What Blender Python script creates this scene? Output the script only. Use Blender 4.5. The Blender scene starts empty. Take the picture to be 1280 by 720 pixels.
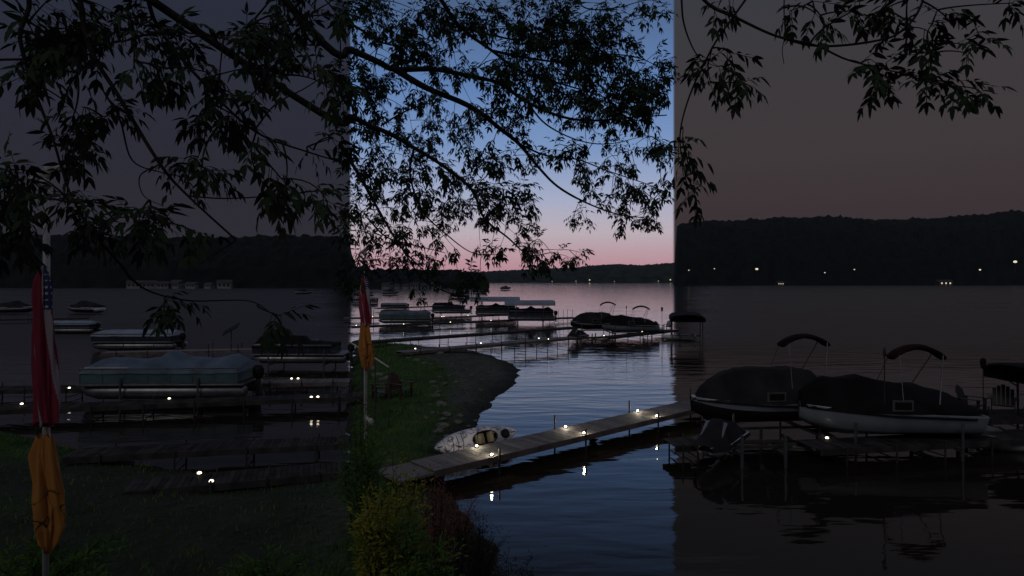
import bpy, bmesh, math, random
import numpy as np
from mathutils import Vector, Matrix, noise
random.seed(11)
C = bpy.data.collections.new('lake_scene')
bpy.context.scene.collection.children.link(C)
PI = math.pi
H, F, CX, CY = 5.5, 780.0, 640.0, 350.0      # eye height over the water, focal length and horizon in photo pixels

def P(px, py, d):                             # a point seen at a photo pixel, d metres ahead
    return Vector(((px-CX)/F*d, d, H-(py-CY)/F*d))
def W(px, py, z=0.0):                         # a point of height z seen at a photo pixel
    d = (H-z)*F/(py-CY)
    return Vector(((px-CX)/F*d, d, z))

# ------------------------------------------------------------------ materials
def srgb(r, g, b):
    f = lambda c: (c/255/12.92) if c/255 <= 0.04045 else ((c/255+0.055)/1.055)**2.4
    return (f(r), f(g), f(b), 1)
def mat(name, col, rough=0.6, metal=0.0, noise_scale=None, noise_amt=0.25, bump=0.0, emit=None, estr=0, col2=None, trans=0, stretch=None):
    m = bpy.data.materials.new(name); m.use_nodes = True
    nt = m.node_tree; N = nt.nodes; L = nt.links
    b = N['Principled BSDF']
    c = (col[0], col[1], col[2], 1)
    b.inputs['Base Color'].default_value = c
    b.inputs['Roughness'].default_value = rough
    b.inputs['Metallic'].default_value = metal
    if noise_scale:
        tc = N.new('ShaderNodeTexCoord'); nz = N.new('ShaderNodeTexNoise')
        nz.inputs['Scale'].default_value = noise_scale; nz.inputs['Detail'].default_value = 5
        src = tc.outputs['Object']
        if stretch:
            mp = N.new('ShaderNodeMapping'); mp.inputs['Scale'].default_value = stretch
            L.new(src, mp.inputs['Vector']); src = mp.outputs['Vector']
        L.new(src, nz.inputs['Vector'])
        mx = N.new('ShaderNodeMix'); mx.data_type = 'RGBA'
        mx.inputs[6].default_value = c
        c2 = col2 if col2 else tuple(x*(1-noise_amt*1.6) for x in c[:3])
        mx.inputs[7].default_value = (c2[0], c2[1], c2[2], 1)
        rp = N.new('ShaderNodeMapRange'); rp.inputs[1].default_value = 0.35; rp.inputs[2].default_value = 0.65
        L.new(nz.outputs['Fac'], rp.inputs[0]); L.new(rp.outputs[0], mx.inputs[0])
        L.new(mx.outputs[2], b.inputs['Base Color'])
        if bump:
            bp = N.new('ShaderNodeBump'); bp.inputs['Strength'].default_value = bump; bp.inputs['Distance'].default_value = 0.05
            L.new(nz.outputs['Fac'], bp.inputs['Height']); L.new(bp.outputs['Normal'], b.inputs['Normal'])
    if emit:
        b.inputs['Emission Color'].default_value = (emit[0], emit[1], emit[2], 1)
        b.inputs['Emission Strength'].default_value = estr
    return m

M = {}
M['alu'] = mat('aluminium', (.20,.21,.225), .38, .75, 3, .2)
M['alu_dull'] = mat('dull_aluminium', (.16,.165,.17), .5, .5, 2, .3)
M['post'] = mat('dock_post', (.05,.05,.052), .6, .3, 3, .3)
M['white'] = mat('white_gelcoat', (.62,.64,.68), .3, 0, 1.3, .1)
M['grey_gel'] = mat('grey_gelcoat', (.19,.22,.26), .3, 0, 1.3, .15)
M['navy'] = mat('navy_gelcoat', (.02,.03,.05), .3, 0, 1.3, .2)
M['teal'] = mat('teal_panel', (.07,.13,.15), .4, 0, 1.3, .2)
M['blackpl'] = mat('black_plastic', (.015,.015,.017), .45, 0, 5, .3)
M['cover_black'] = mat('black_cover', (.012,.012,.014), .85, 0, 1.5, .3, .5)
M['cover_grey'] = mat('charcoal_cover', (.028,.028,.033), .85, 0, 1.5, .3, .5)
M['cover_blue'] = mat('slate_blue_cover', (.10,.15,.21), .8, 0, 1.2, .3, .5)
M['canopy'] = mat('canopy_fabric', (.24,.30,.38), .75, 0, .8, .15, .2)
M['maroon'] = mat('maroon_canvas', (.022,.006,.008), .8, 0, 3, .3)
M['wood'] = mat('weathered_boards', (.17,.158,.155), .75, 0, 2.5, .35, .35, stretch=(1.2,9,9), col2=(.085,.072,.068))
M['fascia'] = mat('dock_fascia', (.16,.12,.115), .8, 0, 2.5, .3, .3)
M['darkwood'] = mat('dark_boards', (.05,.045,.045), .8, 0, 2.5, .35, .2)
M['bark'] = mat('bark', (.035,.03,.026), .9, 0, 9, .4, .6)
M['stone'] = mat('shore_stone', (.20,.20,.18), .85, 0, 3, .4, .5)
M['lamp'] = mat('lamp_lens', (.9,.9,.8), .4, emit=(1,.9,.68), estr=14)
M['lamp_small'] = mat('distant_lamp', (.9,.9,.8), .4, emit=(1,.86,.62), estr=4)
M['lamp_far'] = mat('far_lamp', (.9,.9,.8), .4, emit=(1,.86,.62), estr=.8)
M['window_lit'] = mat('lit_window', (.9,.85,.7), .4, emit=(1,.84,.6), estr=.7)
M['house'] = mat('pale_siding', (.22,.22,.24), .8, 0, .4, .2)
M['house_dark'] = mat('dark_siding', (.05,.045,.042), .8, 0, .4, .2)
M['roofing'] = mat('roof_shingles', (.05,.05,.055), .85, 0, .8, .3)
M['seat'] = mat('beige_seat', (.42,.36,.22), .8, 0, 6, .2)
M['pole'] = mat('pole_white', (.5,.5,.48), .45, 0, 4, .2)
M['rope'] = mat('white_bag', (.62,.62,.66), .8, 0, 9, .15)
M['chair_red'] = mat('maroon_plastic', (.05,.014,.014), .6, 0, 6, .3)
M['chair_dark'] = mat('dark_plastic', (.02,.02,.022), .6, 0, 6, .3)
M['duck'] = mat('duck_feathers', (.05,.04,.03), .8, 0, 30, .4)
M['vinyl'] = mat('vinyl_seat', (.35,.33,.33), .6, 0, 4, .2)

def leafmat(name, c1, c2, translucent=.25, scale=2.0):
    m = mat(name, c1, .55, 0, scale, .3, col2=c2)
    nt = m.node_tree; N = nt.nodes; L = nt.links
    b = N['Principled BSDF']; out = N['Material Output']; b.inputs['Roughness'].default_value = .8; b.inputs['Specular IOR Level'].default_value = .2
    tr = N.new('ShaderNodeBsdfTranslucent'); mx = N.new('ShaderNodeMixShader')
    mx.inputs[0].default_value = translucent
    src = b.inputs['Base Color'].links[0].from_socket
    L.new(src, tr.inputs['Color'])
    L.new(b.outputs[0], mx.inputs[1]); L.new(tr.outputs[0], mx.inputs[2]); L.new(mx.outputs[0], out.inputs['Surface'])
    return m
M['leaf'] = leafmat('ash_leaves', (.034,.055,.03), (.018,.032,.018), .12, 3)
M['bush_yellow'] = leafmat('yellow_green_leaves', (.36,.33,.06), (.15,.19,.035), .3, 2.2)  # raised leaf colour stands in for warm house light on the bush
M['bush_green'] = leafmat('green_shrub_leaves', (.12,.21,.05), (.05,.11,.03), .3, 2.2)
M['weed_red'] = leafmat('reddish_weed', (.34,.10,.09), (.16,.09,.06), .3, 4)
M['weed_dark'] = leafmat('dark_weed', (.035,.03,.024), (.02,.015,.013), .2, 4)
M['grassblade'] = leafmat('grass_blades', (.10,.175,.05), (.05,.10,.03), .25, .8)
M['forest'] = mat('far_forest', (.035,.048,.03), .95, 0, .05, .5)
M['forest2'] = mat('near_forest', (.010,.014,.010), .95, 0, .12, .5)

def plank_variation(m, lo=.55):
    N = m.node_tree.nodes; L = m.node_tree.links; b = N['Principled BSDF']
    g = N.new('ShaderNodeNewGeometry'); mr_ = N.new('ShaderNodeMapRange'); mr_.inputs[3].default_value = lo; mr_.inputs[4].default_value = 1.25
    L.new(g.outputs['Random Per Island'], mr_.inputs[0])
    v = N.new('ShaderNodeVectorMath'); v.operation = 'SCALE'
    src = b.inputs['Base Color'].links[0].from_socket
    L.new(src, v.inputs[0]); L.new(mr_.outputs[0], v.inputs['Scale']); L.new(v.outputs[0], b.inputs['Base Color'])
for k_ in ('forest','forest2','cover_black','cover_grey','maroon','bark','darkwood','stone','blackpl','weed_dark','weed_red','bush_green','bush_yellow','grassblade','leaf'):
    M[k_].node_tree.nodes['Principled BSDF'].inputs['Specular IOR Level'].default_value = .08
plank_variation(M['wood']); plank_variation(M['darkwood'])
# kayak: pale hull with dark wavy camouflage lines
def kayak_mat():
    m = mat('kayak_plastic', (.62,.60,.70), .35)
    N = m.node_tree.nodes; L = m.node_tree.links
    tc = N.new('ShaderNodeTexCoord'); wv = N.new('ShaderNodeTexWave'); wv.inputs['Scale'].default_value = .55
    wv.inputs['Distortion'].default_value = 11; wv.inputs['Detail'].default_value = 2; wv.inputs['Detail Scale'].default_value = .8
    L.new(tc.outputs['Object'], wv.inputs['Vector'])
    nz = N.new('ShaderNodeTexNoise'); nz.inputs['Scale'].default_value = 1.7; L.new(tc.outputs['Object'], nz.inputs['Vector'])
    r1 = N.new('ShaderNodeValToRGB'); r1.color_ramp.elements[0].position = .0; r1.color_ramp.elements[0].color = (.06,.06,.08,1)
    r1.color_ramp.elements[1].position = .035; r1.color_ramp.elements[1].color = (1,1,1,1)
    n5 = N.new('ShaderNodeTexNoise'); n5.inputs['Scale'].default_value = 1.9; n5.inputs['Detail'].default_value = 1; n5.inputs['Distortion'].default_value = 1.6; L.new(tc.outputs['Object'], n5.inputs['Vector'])
    d5 = N.new('ShaderNodeMath'); d5.operation = 'SUBTRACT'; d5.inputs[1].default_value = .5; L.new(n5.outputs['Fac'], d5.inputs[0])
    e5 = N.new('ShaderNodeMath'); e5.operation = 'ABSOLUTE'; L.new(d5.outputs[0], e5.inputs[0])
    L.new(e5.outputs[0], r1.inputs[0])
    r2 = N.new('ShaderNodeValToRGB'); r2.color_ramp.elements[0].position = .44; r2.color_ramp.elements[0].color = (.62,.60,.72,1)
    r2.color_ramp.elements[1].position = .56; r2.color_ramp.elements[1].color = (.36,.38,.48,1)
    L.new(nz.outputs['Fac'], r2.inputs[0])
    mx = N.new('ShaderNodeMix'); mx.data_type = 'RGBA'; mx.blend_type = 'MULTIPLY'; mx.inputs[0].default_value = 1
    L.new(r1.outputs[0], mx.inputs[6]); L.new(r2.outputs[0], mx.inputs[7])
    L.new(mx.outputs[2], m.node_tree.nodes['Principled BSDF'].inputs['Base Color'])
    return m
M['kayak'] = kayak_mat()

def vcol_mat(name, rough=.85):
    m = mat(name, (.5,.5,.5), rough)
    N = m.node_tree.nodes; L = m.node_tree.links
    a = N.new('ShaderNodeAttribute'); a.attribute_name = 'dye'
    L.new(a.outputs['Color'], N['Principled BSDF'].inputs['Base Color'])
    return m
M['flagcloth'] = vcol_mat('flag_cloth')

# ------------------------------------------------------------------ mesh helpers
def obj(name, bm, m, parent=None, smooth=False, bevel=0):
    me = bpy.data.meshes.new(name)
    if bm.__class__ is tuple: me.from_pydata(bm[0], [], bm[1])
    else:
        bm.normal_update(); bm.to_mesh(me); bm.free()
    me.materials.append(m)
    if smooth:
        for p in me.polygons: p.use_smooth = True
    o = bpy.data.objects.new(name, me); C.objects.link(o)
    if parent: o.parent = parent
    if bevel:
        b = o.modifiers.new('bevel', 'BEVEL'); b.width = bevel; b.segments = 2; b.limit_method = 'ANGLE'
    return o
def empty(name, loc=(0,0,0), rz=0):
    o = bpy.data.objects.new(name, None); C.objects.link(o)
    o.location = loc; o.rotation_euler = (0,0,rz); o.empty_display_size = .3
    return o
def tag(o, label=None, cat=None, group=None, kind=None):
    if label: o['label'] = label
    if cat: o['category'] = cat
    if group: o['group'] = group
    if kind: o['kind'] = kind
    return o
def copy_tree(o, parent=None):
    c = o.copy(); C.objects.link(c); c.parent = parent
    for ch in [x for x in KIDS.get(o.name, [])] if False else list(o.children):
        copy_tree(ch, c)
    return c
KIDS = {}

def box(bm, lo, hi, mtx=None):
    v = [bm.verts.new(Vector((x,y,z)) if mtx is None else mtx @ Vector((x,y,z)))
         for x in (lo[0],hi[0]) for y in (lo[1],hi[1]) for z in (lo[2],hi[2])]
    for f in ((0,1,3,2),(4,6,7,5),(0,4,5,1),(2,3,7,6),(0,2,6,4),(1,5,7,3)):
        bm.faces.new([v[i] for i in f])
def tube(bm, pts, rad, seg=8, cap=True):
    pts = [Vector(p) for p in pts]
    if not hasattr(rad, '__len__'): rad = [rad]*len(pts)
    rings = []; up = None
    for i, p in enumerate(pts):
        d = (pts[min(i+1,len(pts)-1)]-pts[max(i-1,0)])
        if d.length < 1e-9: d = Vector((0,0,1))
        d.normalize()
        if up is None:
            up = d.orthogonal().normalized()
        else:
            up = up - d*up.dot(d)
            up = up.normalized() if up.length > 1e-6 else d.orthogonal().normalized()
        w = d.cross(up)
        rings.append([bm.verts.new(p+(up*math.cos(2*PI*k/seg)+w*math.sin(2*PI*k/seg))*rad[i]) for k in range(seg)])
    for a, b in zip(rings, rings[1:]):
        for k in range(seg):
            bm.faces.new((a[k], a[(k+1)%seg], b[(k+1)%seg], b[k]))
    if cap and seg > 2:
        bm.faces.new(rings[0][::-1]); bm.faces.new(rings[-1])
def ball(bm, c, r, sx=1, sy=1, sz=1, u=10, v=7):
    mt = Matrix.Translation(c) @ Matrix.Diagonal((r*sx, r*sy, r*sz, 1))
    bmesh.ops.create_uvsphere(bm, u_segments=u, v_segments=v, radius=1, matrix=mt)
def loft(bm, rows, closed=True, cap=True):
    R = [[bm.verts.new(p) for p in r] for r in rows]
    n = len(R[0])
    for a, b in zip(R, R[1:]):
        for k in range(n if closed else n-1):
            try: bm.faces.new((a[k], a[(k+1)%n], b[(k+1)%n], b[k]))
            except ValueError: pass
    if cap:
        try: bm.faces.new(R[0][::-1]); bm.faces.new(R[-1])
        except ValueError: pass
    return R
def B(): return bmesh.new()

# ------------------------------------------------------------------ camera, world, sun
sc = bpy.context.scene
cam = bpy.data.cameras.new('camera'); co = bpy.data.objects.new('camera', cam); C.objects.link(co)
co.location = (0,0,H); co.rotation_euler = (math.radians(90),0,0)
cam.sensor_width = 36; cam.lens = 36*F/1280; cam.shift_y = -10/1280; cam.clip_end = 20000; cam.clip_start = .05
sc.camera = co
sc.view_settings.view_transform = 'Standard'; sc.view_settings.look = 'None'
sc.view_settings.exposure = 0; sc.view_settings.gamma = 1

w = bpy.data.worlds.new('World'); sc.world = w; w.use_nodes = True
nt = w.node_tree; N = nt.nodes; L = nt.links
for n in list(N): N.remove(n)
out = N.new('ShaderNodeOutputWorld')
tc = N.new('ShaderNodeTexCoord'); sep = N.new('ShaderNodeSeparateXYZ'); L.new(tc.outputs['Generated'], sep.inputs[0])
def math_node(op, a=None, b=None, c=None):
    n = N.new('ShaderNodeMath'); n.operation = op
    for i, v in enumerate((a, b, c)):
        if v is None: continue
        if isinstance(v, (int, float)): n.inputs[i].default_value = v
        else: L.new(v, n.inputs[i])
    return n.outputs[0]
el = math_node('MULTIPLY', math_node('ARCSINE', sep.outputs['Z']), 180/PI)     # elevation in degrees
az = math_node('MULTIPLY', math_node('ARCTAN2', sep.outputs['X'], sep.outputs['Y']), 180/PI)
def ramp(stops, fac):
    r = N.new('ShaderNodeValToRGB'); e = r.color_ramp.elements
    while len(e) > 1: e.remove(e[0])
    e[0].position = stops[0][0]/90; e[0].color = srgb(*stops[0][1])
    for p, c in stops[1:]:
        x = e.new(p/90); x.color = srgb(*c)
    L.new(fac, r.inputs[0]); return r.outputs[0]
f90 = math_node('DIVIDE', el, 90)
glow = ramp([(0,(190,140,152)),(1.6,(196,152,163)),(4.2,(197,182,190)),(7.5,(168,176,203)),(11.8,(124,151,194)),(17,(98,130,180)),(24,(76,98,134)),(26.5,(48,58,76)),(33,(36,40,48)),(50,(36,40,52)),(88,(40,46,60))], f90)
dusk = ramp([(0,(56,43,46)),(5.5,(58,46,48)),(10,(62,54,54)),(17,(60,56,58)),(23.5,(57,58,64)),(28,(108,112,124)),(40,(120,124,138)),(50,(50,56,70)),(88,(46,52,68))], f90)
dusk_l = ramp([(0,(40,36,42)),(5.5,(42,39,47)),(12,(40,40,50)),(23,(40,44,58)),(28,(76,82,98)),(31,(100,106,122)),(41,(104,108,124)),(50,(46,52,66)),(88,(44,50,66))], f90)
# sky brightness shaped by azimuth: afterglow in the middle, both sides deliberately dimmed
aw = math_node('ABSOLUTE', az)
mr = N.new('ShaderNodeMapRange'); mr.interpolation_type = 'SMOOTHSTEP'
mr.inputs[1].default_value = 14.4; mr.inputs[2].default_value = 14.65; mr.inputs[3].default_value = 1; mr.inputs[4].default_value = 0
L.new(aw, mr.inputs[0])
side = math_node('GREATER_THAN', az, 0)
def mixc(f, a, b):
    m = N.new('ShaderNodeMix'); m.data_type = 'RGBA'
    L.new(f, m.inputs[0]); L.new(a, m.inputs[6]); L.new(b, m.inputs[7]); return m.outputs[2]
dim_sky = mixc(side, dusk_l, dusk)
col = mixc(mr.outputs[0], dim_sky, glow)
bg = N.new('ShaderNodeBackground'); L.new(col, bg.inputs[0]); bg.inputs[1].default_value = 1
sky = N.new('ShaderNodeTexSky'); sky.sky_type = 'NISHITA'; sky.sun_disc = False
SUN_EL, SUN_ROT = math.radians(38), math.radians(205)
sky.sun_elevation = SUN_EL; sky.sun_rotation = SUN_ROT
bg2 = N.new('ShaderNodeBackground'); L.new(sky.outputs[0], bg2.inputs[0]); bg2.inputs[1].default_value = .0006
add = N.new('ShaderNodeAddShader'); L.new(bg.outputs[0], add.inputs[0]); L.new(bg2.outputs[0], add.inputs[1])
L.new(add.outputs[0], out.inputs['Surface'])
sl = bpy.data.lights.new('sun', 'SUN'); so = bpy.data.objects.new('sun', sl); C.objects.link(so)
sl.energy = .26; sl.angle = math.radians(25); sl.color = (1,.92,.85)
sdir = Vector((math.sin(SUN_ROT)*math.cos(SUN_EL), math.cos(SUN_ROT)*math.cos(SUN_EL), math.sin(SUN_EL)))
so.rotation_euler = sdir.to_track_quat('Z','Y').to_euler()

# ------------------------------------------------------------------ terrain and water
shore = [W(650,465),W(648,472),W(640,482),W(625,495),W(607,513),W(594,530),W(572,558),W(548,590),W(553,612),W(578,640),W(604,670),W(630,705)]
shore = [(v.x,v.y) for v in shore] + [(.35,10.9),(1.1,9.6),(2.2,8.7),(4,8.1),(12,7.8),(70,7.6),(70,-16),(-70,-16),(-70,30),(-30,25.5),(-18.5,22.6),(-14,20.2),(-10,18.0),(-7.0,17.3),(-5.2,17.6),(-4.75,18.4),(-5.6,21),(-7.9,30),(-10.6,41),(-12.6,50),(-14.5,56.5),(-12.5,56),(-9.5,52.5),(-5.4,49.6),(-3.2,48.3),(-1.3,44.8),(0,41)]
def land_dist(xs, ys):
    n = len(shore); d = np.full(xs.shape, 1e9); ins = np.zeros(xs.shape, bool)
    for i in range(n):
        ax, ay = shore[i]; bx, by = shore[(i+1)%n]
        ex, ey = bx-ax, by-ay
        t = np.clip(((xs-ax)*ex+(ys-ay)*ey)/(ex*ex+ey*ey), 0, 1)
        d = np.minimum(d, np.hypot(xs-ax-t*ex, ys-ay-t*ey))
        c = ((ay > ys) != (by > ys)) & (xs < (bx-ax)*(ys-ay)/((by-ay) if by != ay else 1e-9)+ax)
        ins ^= c
    return np.where(ins, d, -d)
def height(x, y, d=None):
    if d is None: d = float(land_dist(np.array([x],float), np.array([y],float))[0])
    d += .35*noise.noise(Vector((x*.8, y*.8, 12)))+.15*noise.noise(Vector((x*2.5, y*2.5, 13)))
    z = .62*(1-math.exp(-d/2.4))+.02 if d > 0 else max(-2.0, .35*d)
    z += .16*noise.noise(Vector((x*.35, y*.35, 0)))*min(1, max(0, d)/2.5) + .05*noise.noise(Vector((x*1.7, y*1.7, 3)))*min(1, max(0, d+.3))
    if d > 0:
        edge = 9.6 - .8*max(0, min(1, (x+1)/-6))*0
        edge -= 1.3*max(0, min(1, (x+1.0)/2.4)); s = max(0, min(1, (edge-y)/6.6)); s = s*s*(3-2*s)*.5+s*.5
        z += s*3.3*min(1, d/1.5)
    return z
def gravelness(x, y):
    g = (x-(-2.75-(y-22)*.075))/1.1 + .9*noise.noise(Vector((x*.5, y*.5, 7)))
    if y < 17: g -= (17-y)*.5
    if y < 16 and x > -2.4: g = 1-max(0, (-1.9-x)*2)+.5*noise.noise(Vector((x*1.5,y*1.5,2)))
    if y < 17.5 and x < -3: g = .25+.5*noise.noise(Vector((x*.6,y*.9,1)))
    if y > 34: g += (y-34)*.2
    return max(0, min(1, g+.3))
gx = np.arange(-70, 70.01, .5); gy = np.arange(-15, 59.01, .45)
XX, YY = np.meshgrid(gx, gy); DD = land_dist(XX, YY)
verts = []; 
for j in range(len(gy)):
    for i in range(len(gx)):
        verts.append((gx[i], gy[j], height(gx[i], gy[j], DD[j,i])))
nx = len(gx)
faces = [(j*nx+i, j*nx+i+1, (j+1)*nx+i+1, (j+1)*nx+i) for j in range(len(gy)-1) for i in range(nx-1)]
# lake bed skirt out to the horizon, one sheet with the shore
base = len(verts)
ring_in = [i for i in range(nx)] + [j*nx+nx-1 for j in range(1, len(gy))] + [(len(gy)-1)*nx+i for i in range(nx-2, -1, -1)] + [j*nx for j in range(len(gy)-2, 0, -1)]
for k in ring_in:
    x, y, z = verts[k]; a = math.atan2(y-22, x); verts.append((9000*math.cos(a), 22+9000*math.sin(a), -2 if y > 5 else 2))
n = len(ring_in)
faces += [(ring_in[k], ring_in[(k+1)%n], base+(k+1)%n, base+k)[::-1] for k in range(n)]
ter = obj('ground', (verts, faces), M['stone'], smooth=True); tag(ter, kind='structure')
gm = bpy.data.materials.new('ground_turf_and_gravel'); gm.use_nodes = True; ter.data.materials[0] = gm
at = ter.data.attributes.new('gravel', 'FLOAT', 'POINT')
at.data.foreach_set('value', [gravelness(v[0], v[1]) if abs(v[0]) < 75 else 0 for v in verts])
aw_ = ter.data.attributes.new('damp_and_shade', 'FLOAT', 'POINT')
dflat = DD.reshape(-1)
def damp_and_shade(i, v):
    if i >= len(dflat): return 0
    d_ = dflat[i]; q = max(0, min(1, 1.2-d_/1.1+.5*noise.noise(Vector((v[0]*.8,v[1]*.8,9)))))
    if v[1] < 19 and v[0] < -3: q = max(q, min(1, (-3-v[0])*.6)*min(1,(19-v[1])*.8)*(.8+.25*noise.noise(Vector((v[0],v[1],5)))))  # tree shade over the left bank painted in as darker ground
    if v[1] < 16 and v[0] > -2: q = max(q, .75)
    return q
aw_.data.foreach_set('value', [damp_and_shade(i, v) for i, v in enumerate(verts)])
N2 = gm.node_tree.nodes; L2 = gm.node_tree.links; b = N2['Principled BSDF']; b.inputs['Roughness'].default_value = .9; b.inputs['Specular IOR Level'].default_value = .1
tcg = N2.new('ShaderNodeTexCoord')
def nz2(scale, det=6):
    n = N2.new('ShaderNodeTexNoise'); n.inputs['Scale'].default_value = scale; n.inputs['Detail'].default_value = det
    L2.new(tcg.outputs['Object'], n.inputs['Vector']); return n.outputs['Fac']
def rmp(f, a, c1, d, c2):
    r = N2.new('ShaderNodeValToRGB'); e = r.color_ramp.elements
    e[0].position = a; e[0].color = (*c1,1); e[1].position = d; e[1].color = (*c2,1); L2.new(f, r.inputs[0]); return r.outputs[0]
grass_c = rmp(nz2(.9), .35, (.03,.07,.022), .7, (.07,.11,.035))
vor = N2.new('ShaderNodeTexVoronoi'); vor.inputs['Scale'].default_value = 7; L2.new(tcg.outputs['Object'], vor.inputs['Vector'])
peb = rmp(vor.outputs['Color'], .1, (.025,.028,.024), .9, (.14,.14,.125))
dirt = rmp(nz2(1.3), .4, (.03,.03,.024), .66, (.08,.075,.06))
mxp = N2.new('ShaderNodeMix'); mxp.data_type = 'RGBA'; mxp.inputs[0].default_value = .55; L2.new(dirt, mxp.inputs[6]); L2.new(peb, mxp.inputs[7])
atn = N2.new('ShaderNodeAttribute'); atn.attribute_name = 'gravel'
mxg = N2.new('ShaderNodeMix'); mxg.data_type = 'RGBA'; L2.new(atn.outputs['Fac'], mxg.inputs[0]); L2.new(grass_c, mxg.inputs[6]); L2.new(mxp.outputs[2], mxg.inputs[7])
atd = N2.new('ShaderNodeAttribute'); atd.attribute_name = 'damp_and_shade'
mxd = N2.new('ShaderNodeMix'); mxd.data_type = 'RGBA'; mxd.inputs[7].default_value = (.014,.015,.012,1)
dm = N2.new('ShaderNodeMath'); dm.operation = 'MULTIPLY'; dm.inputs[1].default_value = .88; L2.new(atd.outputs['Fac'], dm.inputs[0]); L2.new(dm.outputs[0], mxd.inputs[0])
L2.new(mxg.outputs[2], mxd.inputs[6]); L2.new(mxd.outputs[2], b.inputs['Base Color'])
bpn = N2.new('ShaderNodeBump'); bpn.inputs['Strength'].default_value = .8; bpn.inputs['Distance'].default_value = .06
L2.new(vor.outputs['Distance'], bpn.inputs['Height']); L2.new(bpn.outputs[0], b.inputs['Normal'])

# water: one flat sheet, rippled by its normal
wm = bpy.data.materials.new('lake_water'); wm.use_nodes = True
N3 = wm.node_tree.nodes; L3 = wm.node_tree.links; b = N3['Principled BSDF']
b.inputs['Base Color'].default_value = (.016,.012,.009,1); b.inputs['Roughness'].default_value = .13; b.inputs['IOR'].default_value = 1.33; b.inputs['Specular Tint'].default_value = (1,.88,.74,1)
tcw = N3.new('ShaderNodeTexCoord')
def wn(scale, sx, sy, rot, det=3, dist=0):
    mp = N3.new('ShaderNodeMapping'); mp.inputs['Scale'].default_value = (sx, sy, 1); mp.inputs['Rotation'].default_value = (0,0,rot)
    L3.new(tcw.outputs['Object'], mp.inputs['Vector'])
    n = N3.new('ShaderNodeTexNoise'); n.inputs['Scale'].default_value = scale; n.inputs['Detail'].default_value = det; n.inputs['Roughness'].default_value = .5
    n.inputs['Distortion'].default_value = dist
    L3.new(mp.outputs[0], n.inputs['Vector']); return n.outputs['Fac']
def bmp(h, dist, prev=None, strength=1.0):
    n = N3.new('ShaderNodeBump'); n.inputs['Strength'].default_value = strength; n.inputs['Distance'].default_value = dist
    L3.new(h, n.inputs['Height'])
    global calm
    m_ = N3.new('ShaderNodeMath'); m_.operation = 'MULTIPLY'; m_.inputs[1].default_value = dist; L3.new(calm, m_.inputs[0]); L3.new(m_.outputs[0], n.inputs['Distance'])
    if prev: L3.new(prev, n.inputs['Normal'])
    return n.outputs[0]
sy = N3.new('ShaderNodeSeparateXYZ'); L3.new(tcw.outputs['Object'], sy.inputs[0])
cr = N3.new('ShaderNodeMapRange'); cr.inputs[1].default_value = 60; cr.inputs[2].default_value = 170; cr.inputs[3].default_value = 1; cr.inputs[4].default_value = .5
L3.new(sy.outputs['Y'], cr.inputs[0])
cn = N3.new('ShaderNodeMapRange'); cn.inputs[1].default_value = 11; cn.inputs[2].default_value = 26; cn.inputs[3].default_value = .35; cn.inputs[4].default_value = 1
L3.new(sy.outputs['Y'], cn.inputs[0]); cm = N3.new('ShaderNodeMath'); cm.operation = 'MULTIPLY'; L3.new(cr.outputs[0], cm.inputs[0]); L3.new(cn.outputs[0], cm.inputs[1]); calm = cm.outputs[0]
b1 = bmp(wn(.55, .55, 1.9, .16, 2, .4), .036)
b2 = bmp(wn(2.0, .5, 1.6, -.12, 3, .3), .007, b1)
b3 = bmp(wn(.09, .5, 1.6, .05, 2), .05, b2)
L3.new(b3, b.inputs['Normal'])
def wmath(op, a_, b_):
    n = N3.new('ShaderNodeMath'); n.operation = op
    for i, v in enumerate((a_, b_)):
        if isinstance(v, (int, float)): n.inputs[i].default_value = v
        else: L3.new(v, n.inputs[i])
    return n.outputs[0]
def wrange(v, a_, b_, c_, d_):
    n = N3.new('ShaderNodeMapRange'); n.interpolation_type = 'SMOOTHSTEP'
    for i, q in zip((1,2,3,4), (a_,b_,c_,d_)): n.inputs[i].default_value = q
    L3.new(v, n.inputs[0]); return n.outputs[0]
sx = N3.new('ShaderNodeSeparateXYZ'); L3.new(tcw.outputs['Object'], sx.inputs[0])
ratio = wmath('ABSOLUTE', wmath('DIVIDE', sx.outputs['X'], wmath('MAXIMUM', sx.outputs['Y'], 1)), 0)
# breeze ruffles the open water off the two headlands, the middle of the lake lies calm
ruf = wmath('MULTIPLY', wrange(ratio, .24, .34, 0, 1), wrange(sx.outputs['Y'], 22, 70, 0, 1))
ruf = wmath('MULTIPLY', ruf, wrange(wn(.02, 1, 2.5, .1, 4), .3, .7, .7, 1.1))
far_r = wmath('MULTIPLY', wrange(sx.outputs['Y'], 70, 200, 0, .05), wrange(wn(.012, 1, 5, .03, 4), .35, .6, .75, 1.1))
L3.new(wmath('MAXIMUM', wmath('ADD', wmath('MULTIPLY', ruf, .34), .03), wmath('ADD', far_r, .03)), b.inputs['Roughness'])
bmw = B()
R = 9000
vs = [bmw.verts.new((R*math.cos(2*PI*k/48), R*math.sin(2*PI*k/48), 0)) for k in range(48)]
bmw.faces.new(vs)
wo = obj('lake_water', bmw, wm); tag(wo, kind='structure')

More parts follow.
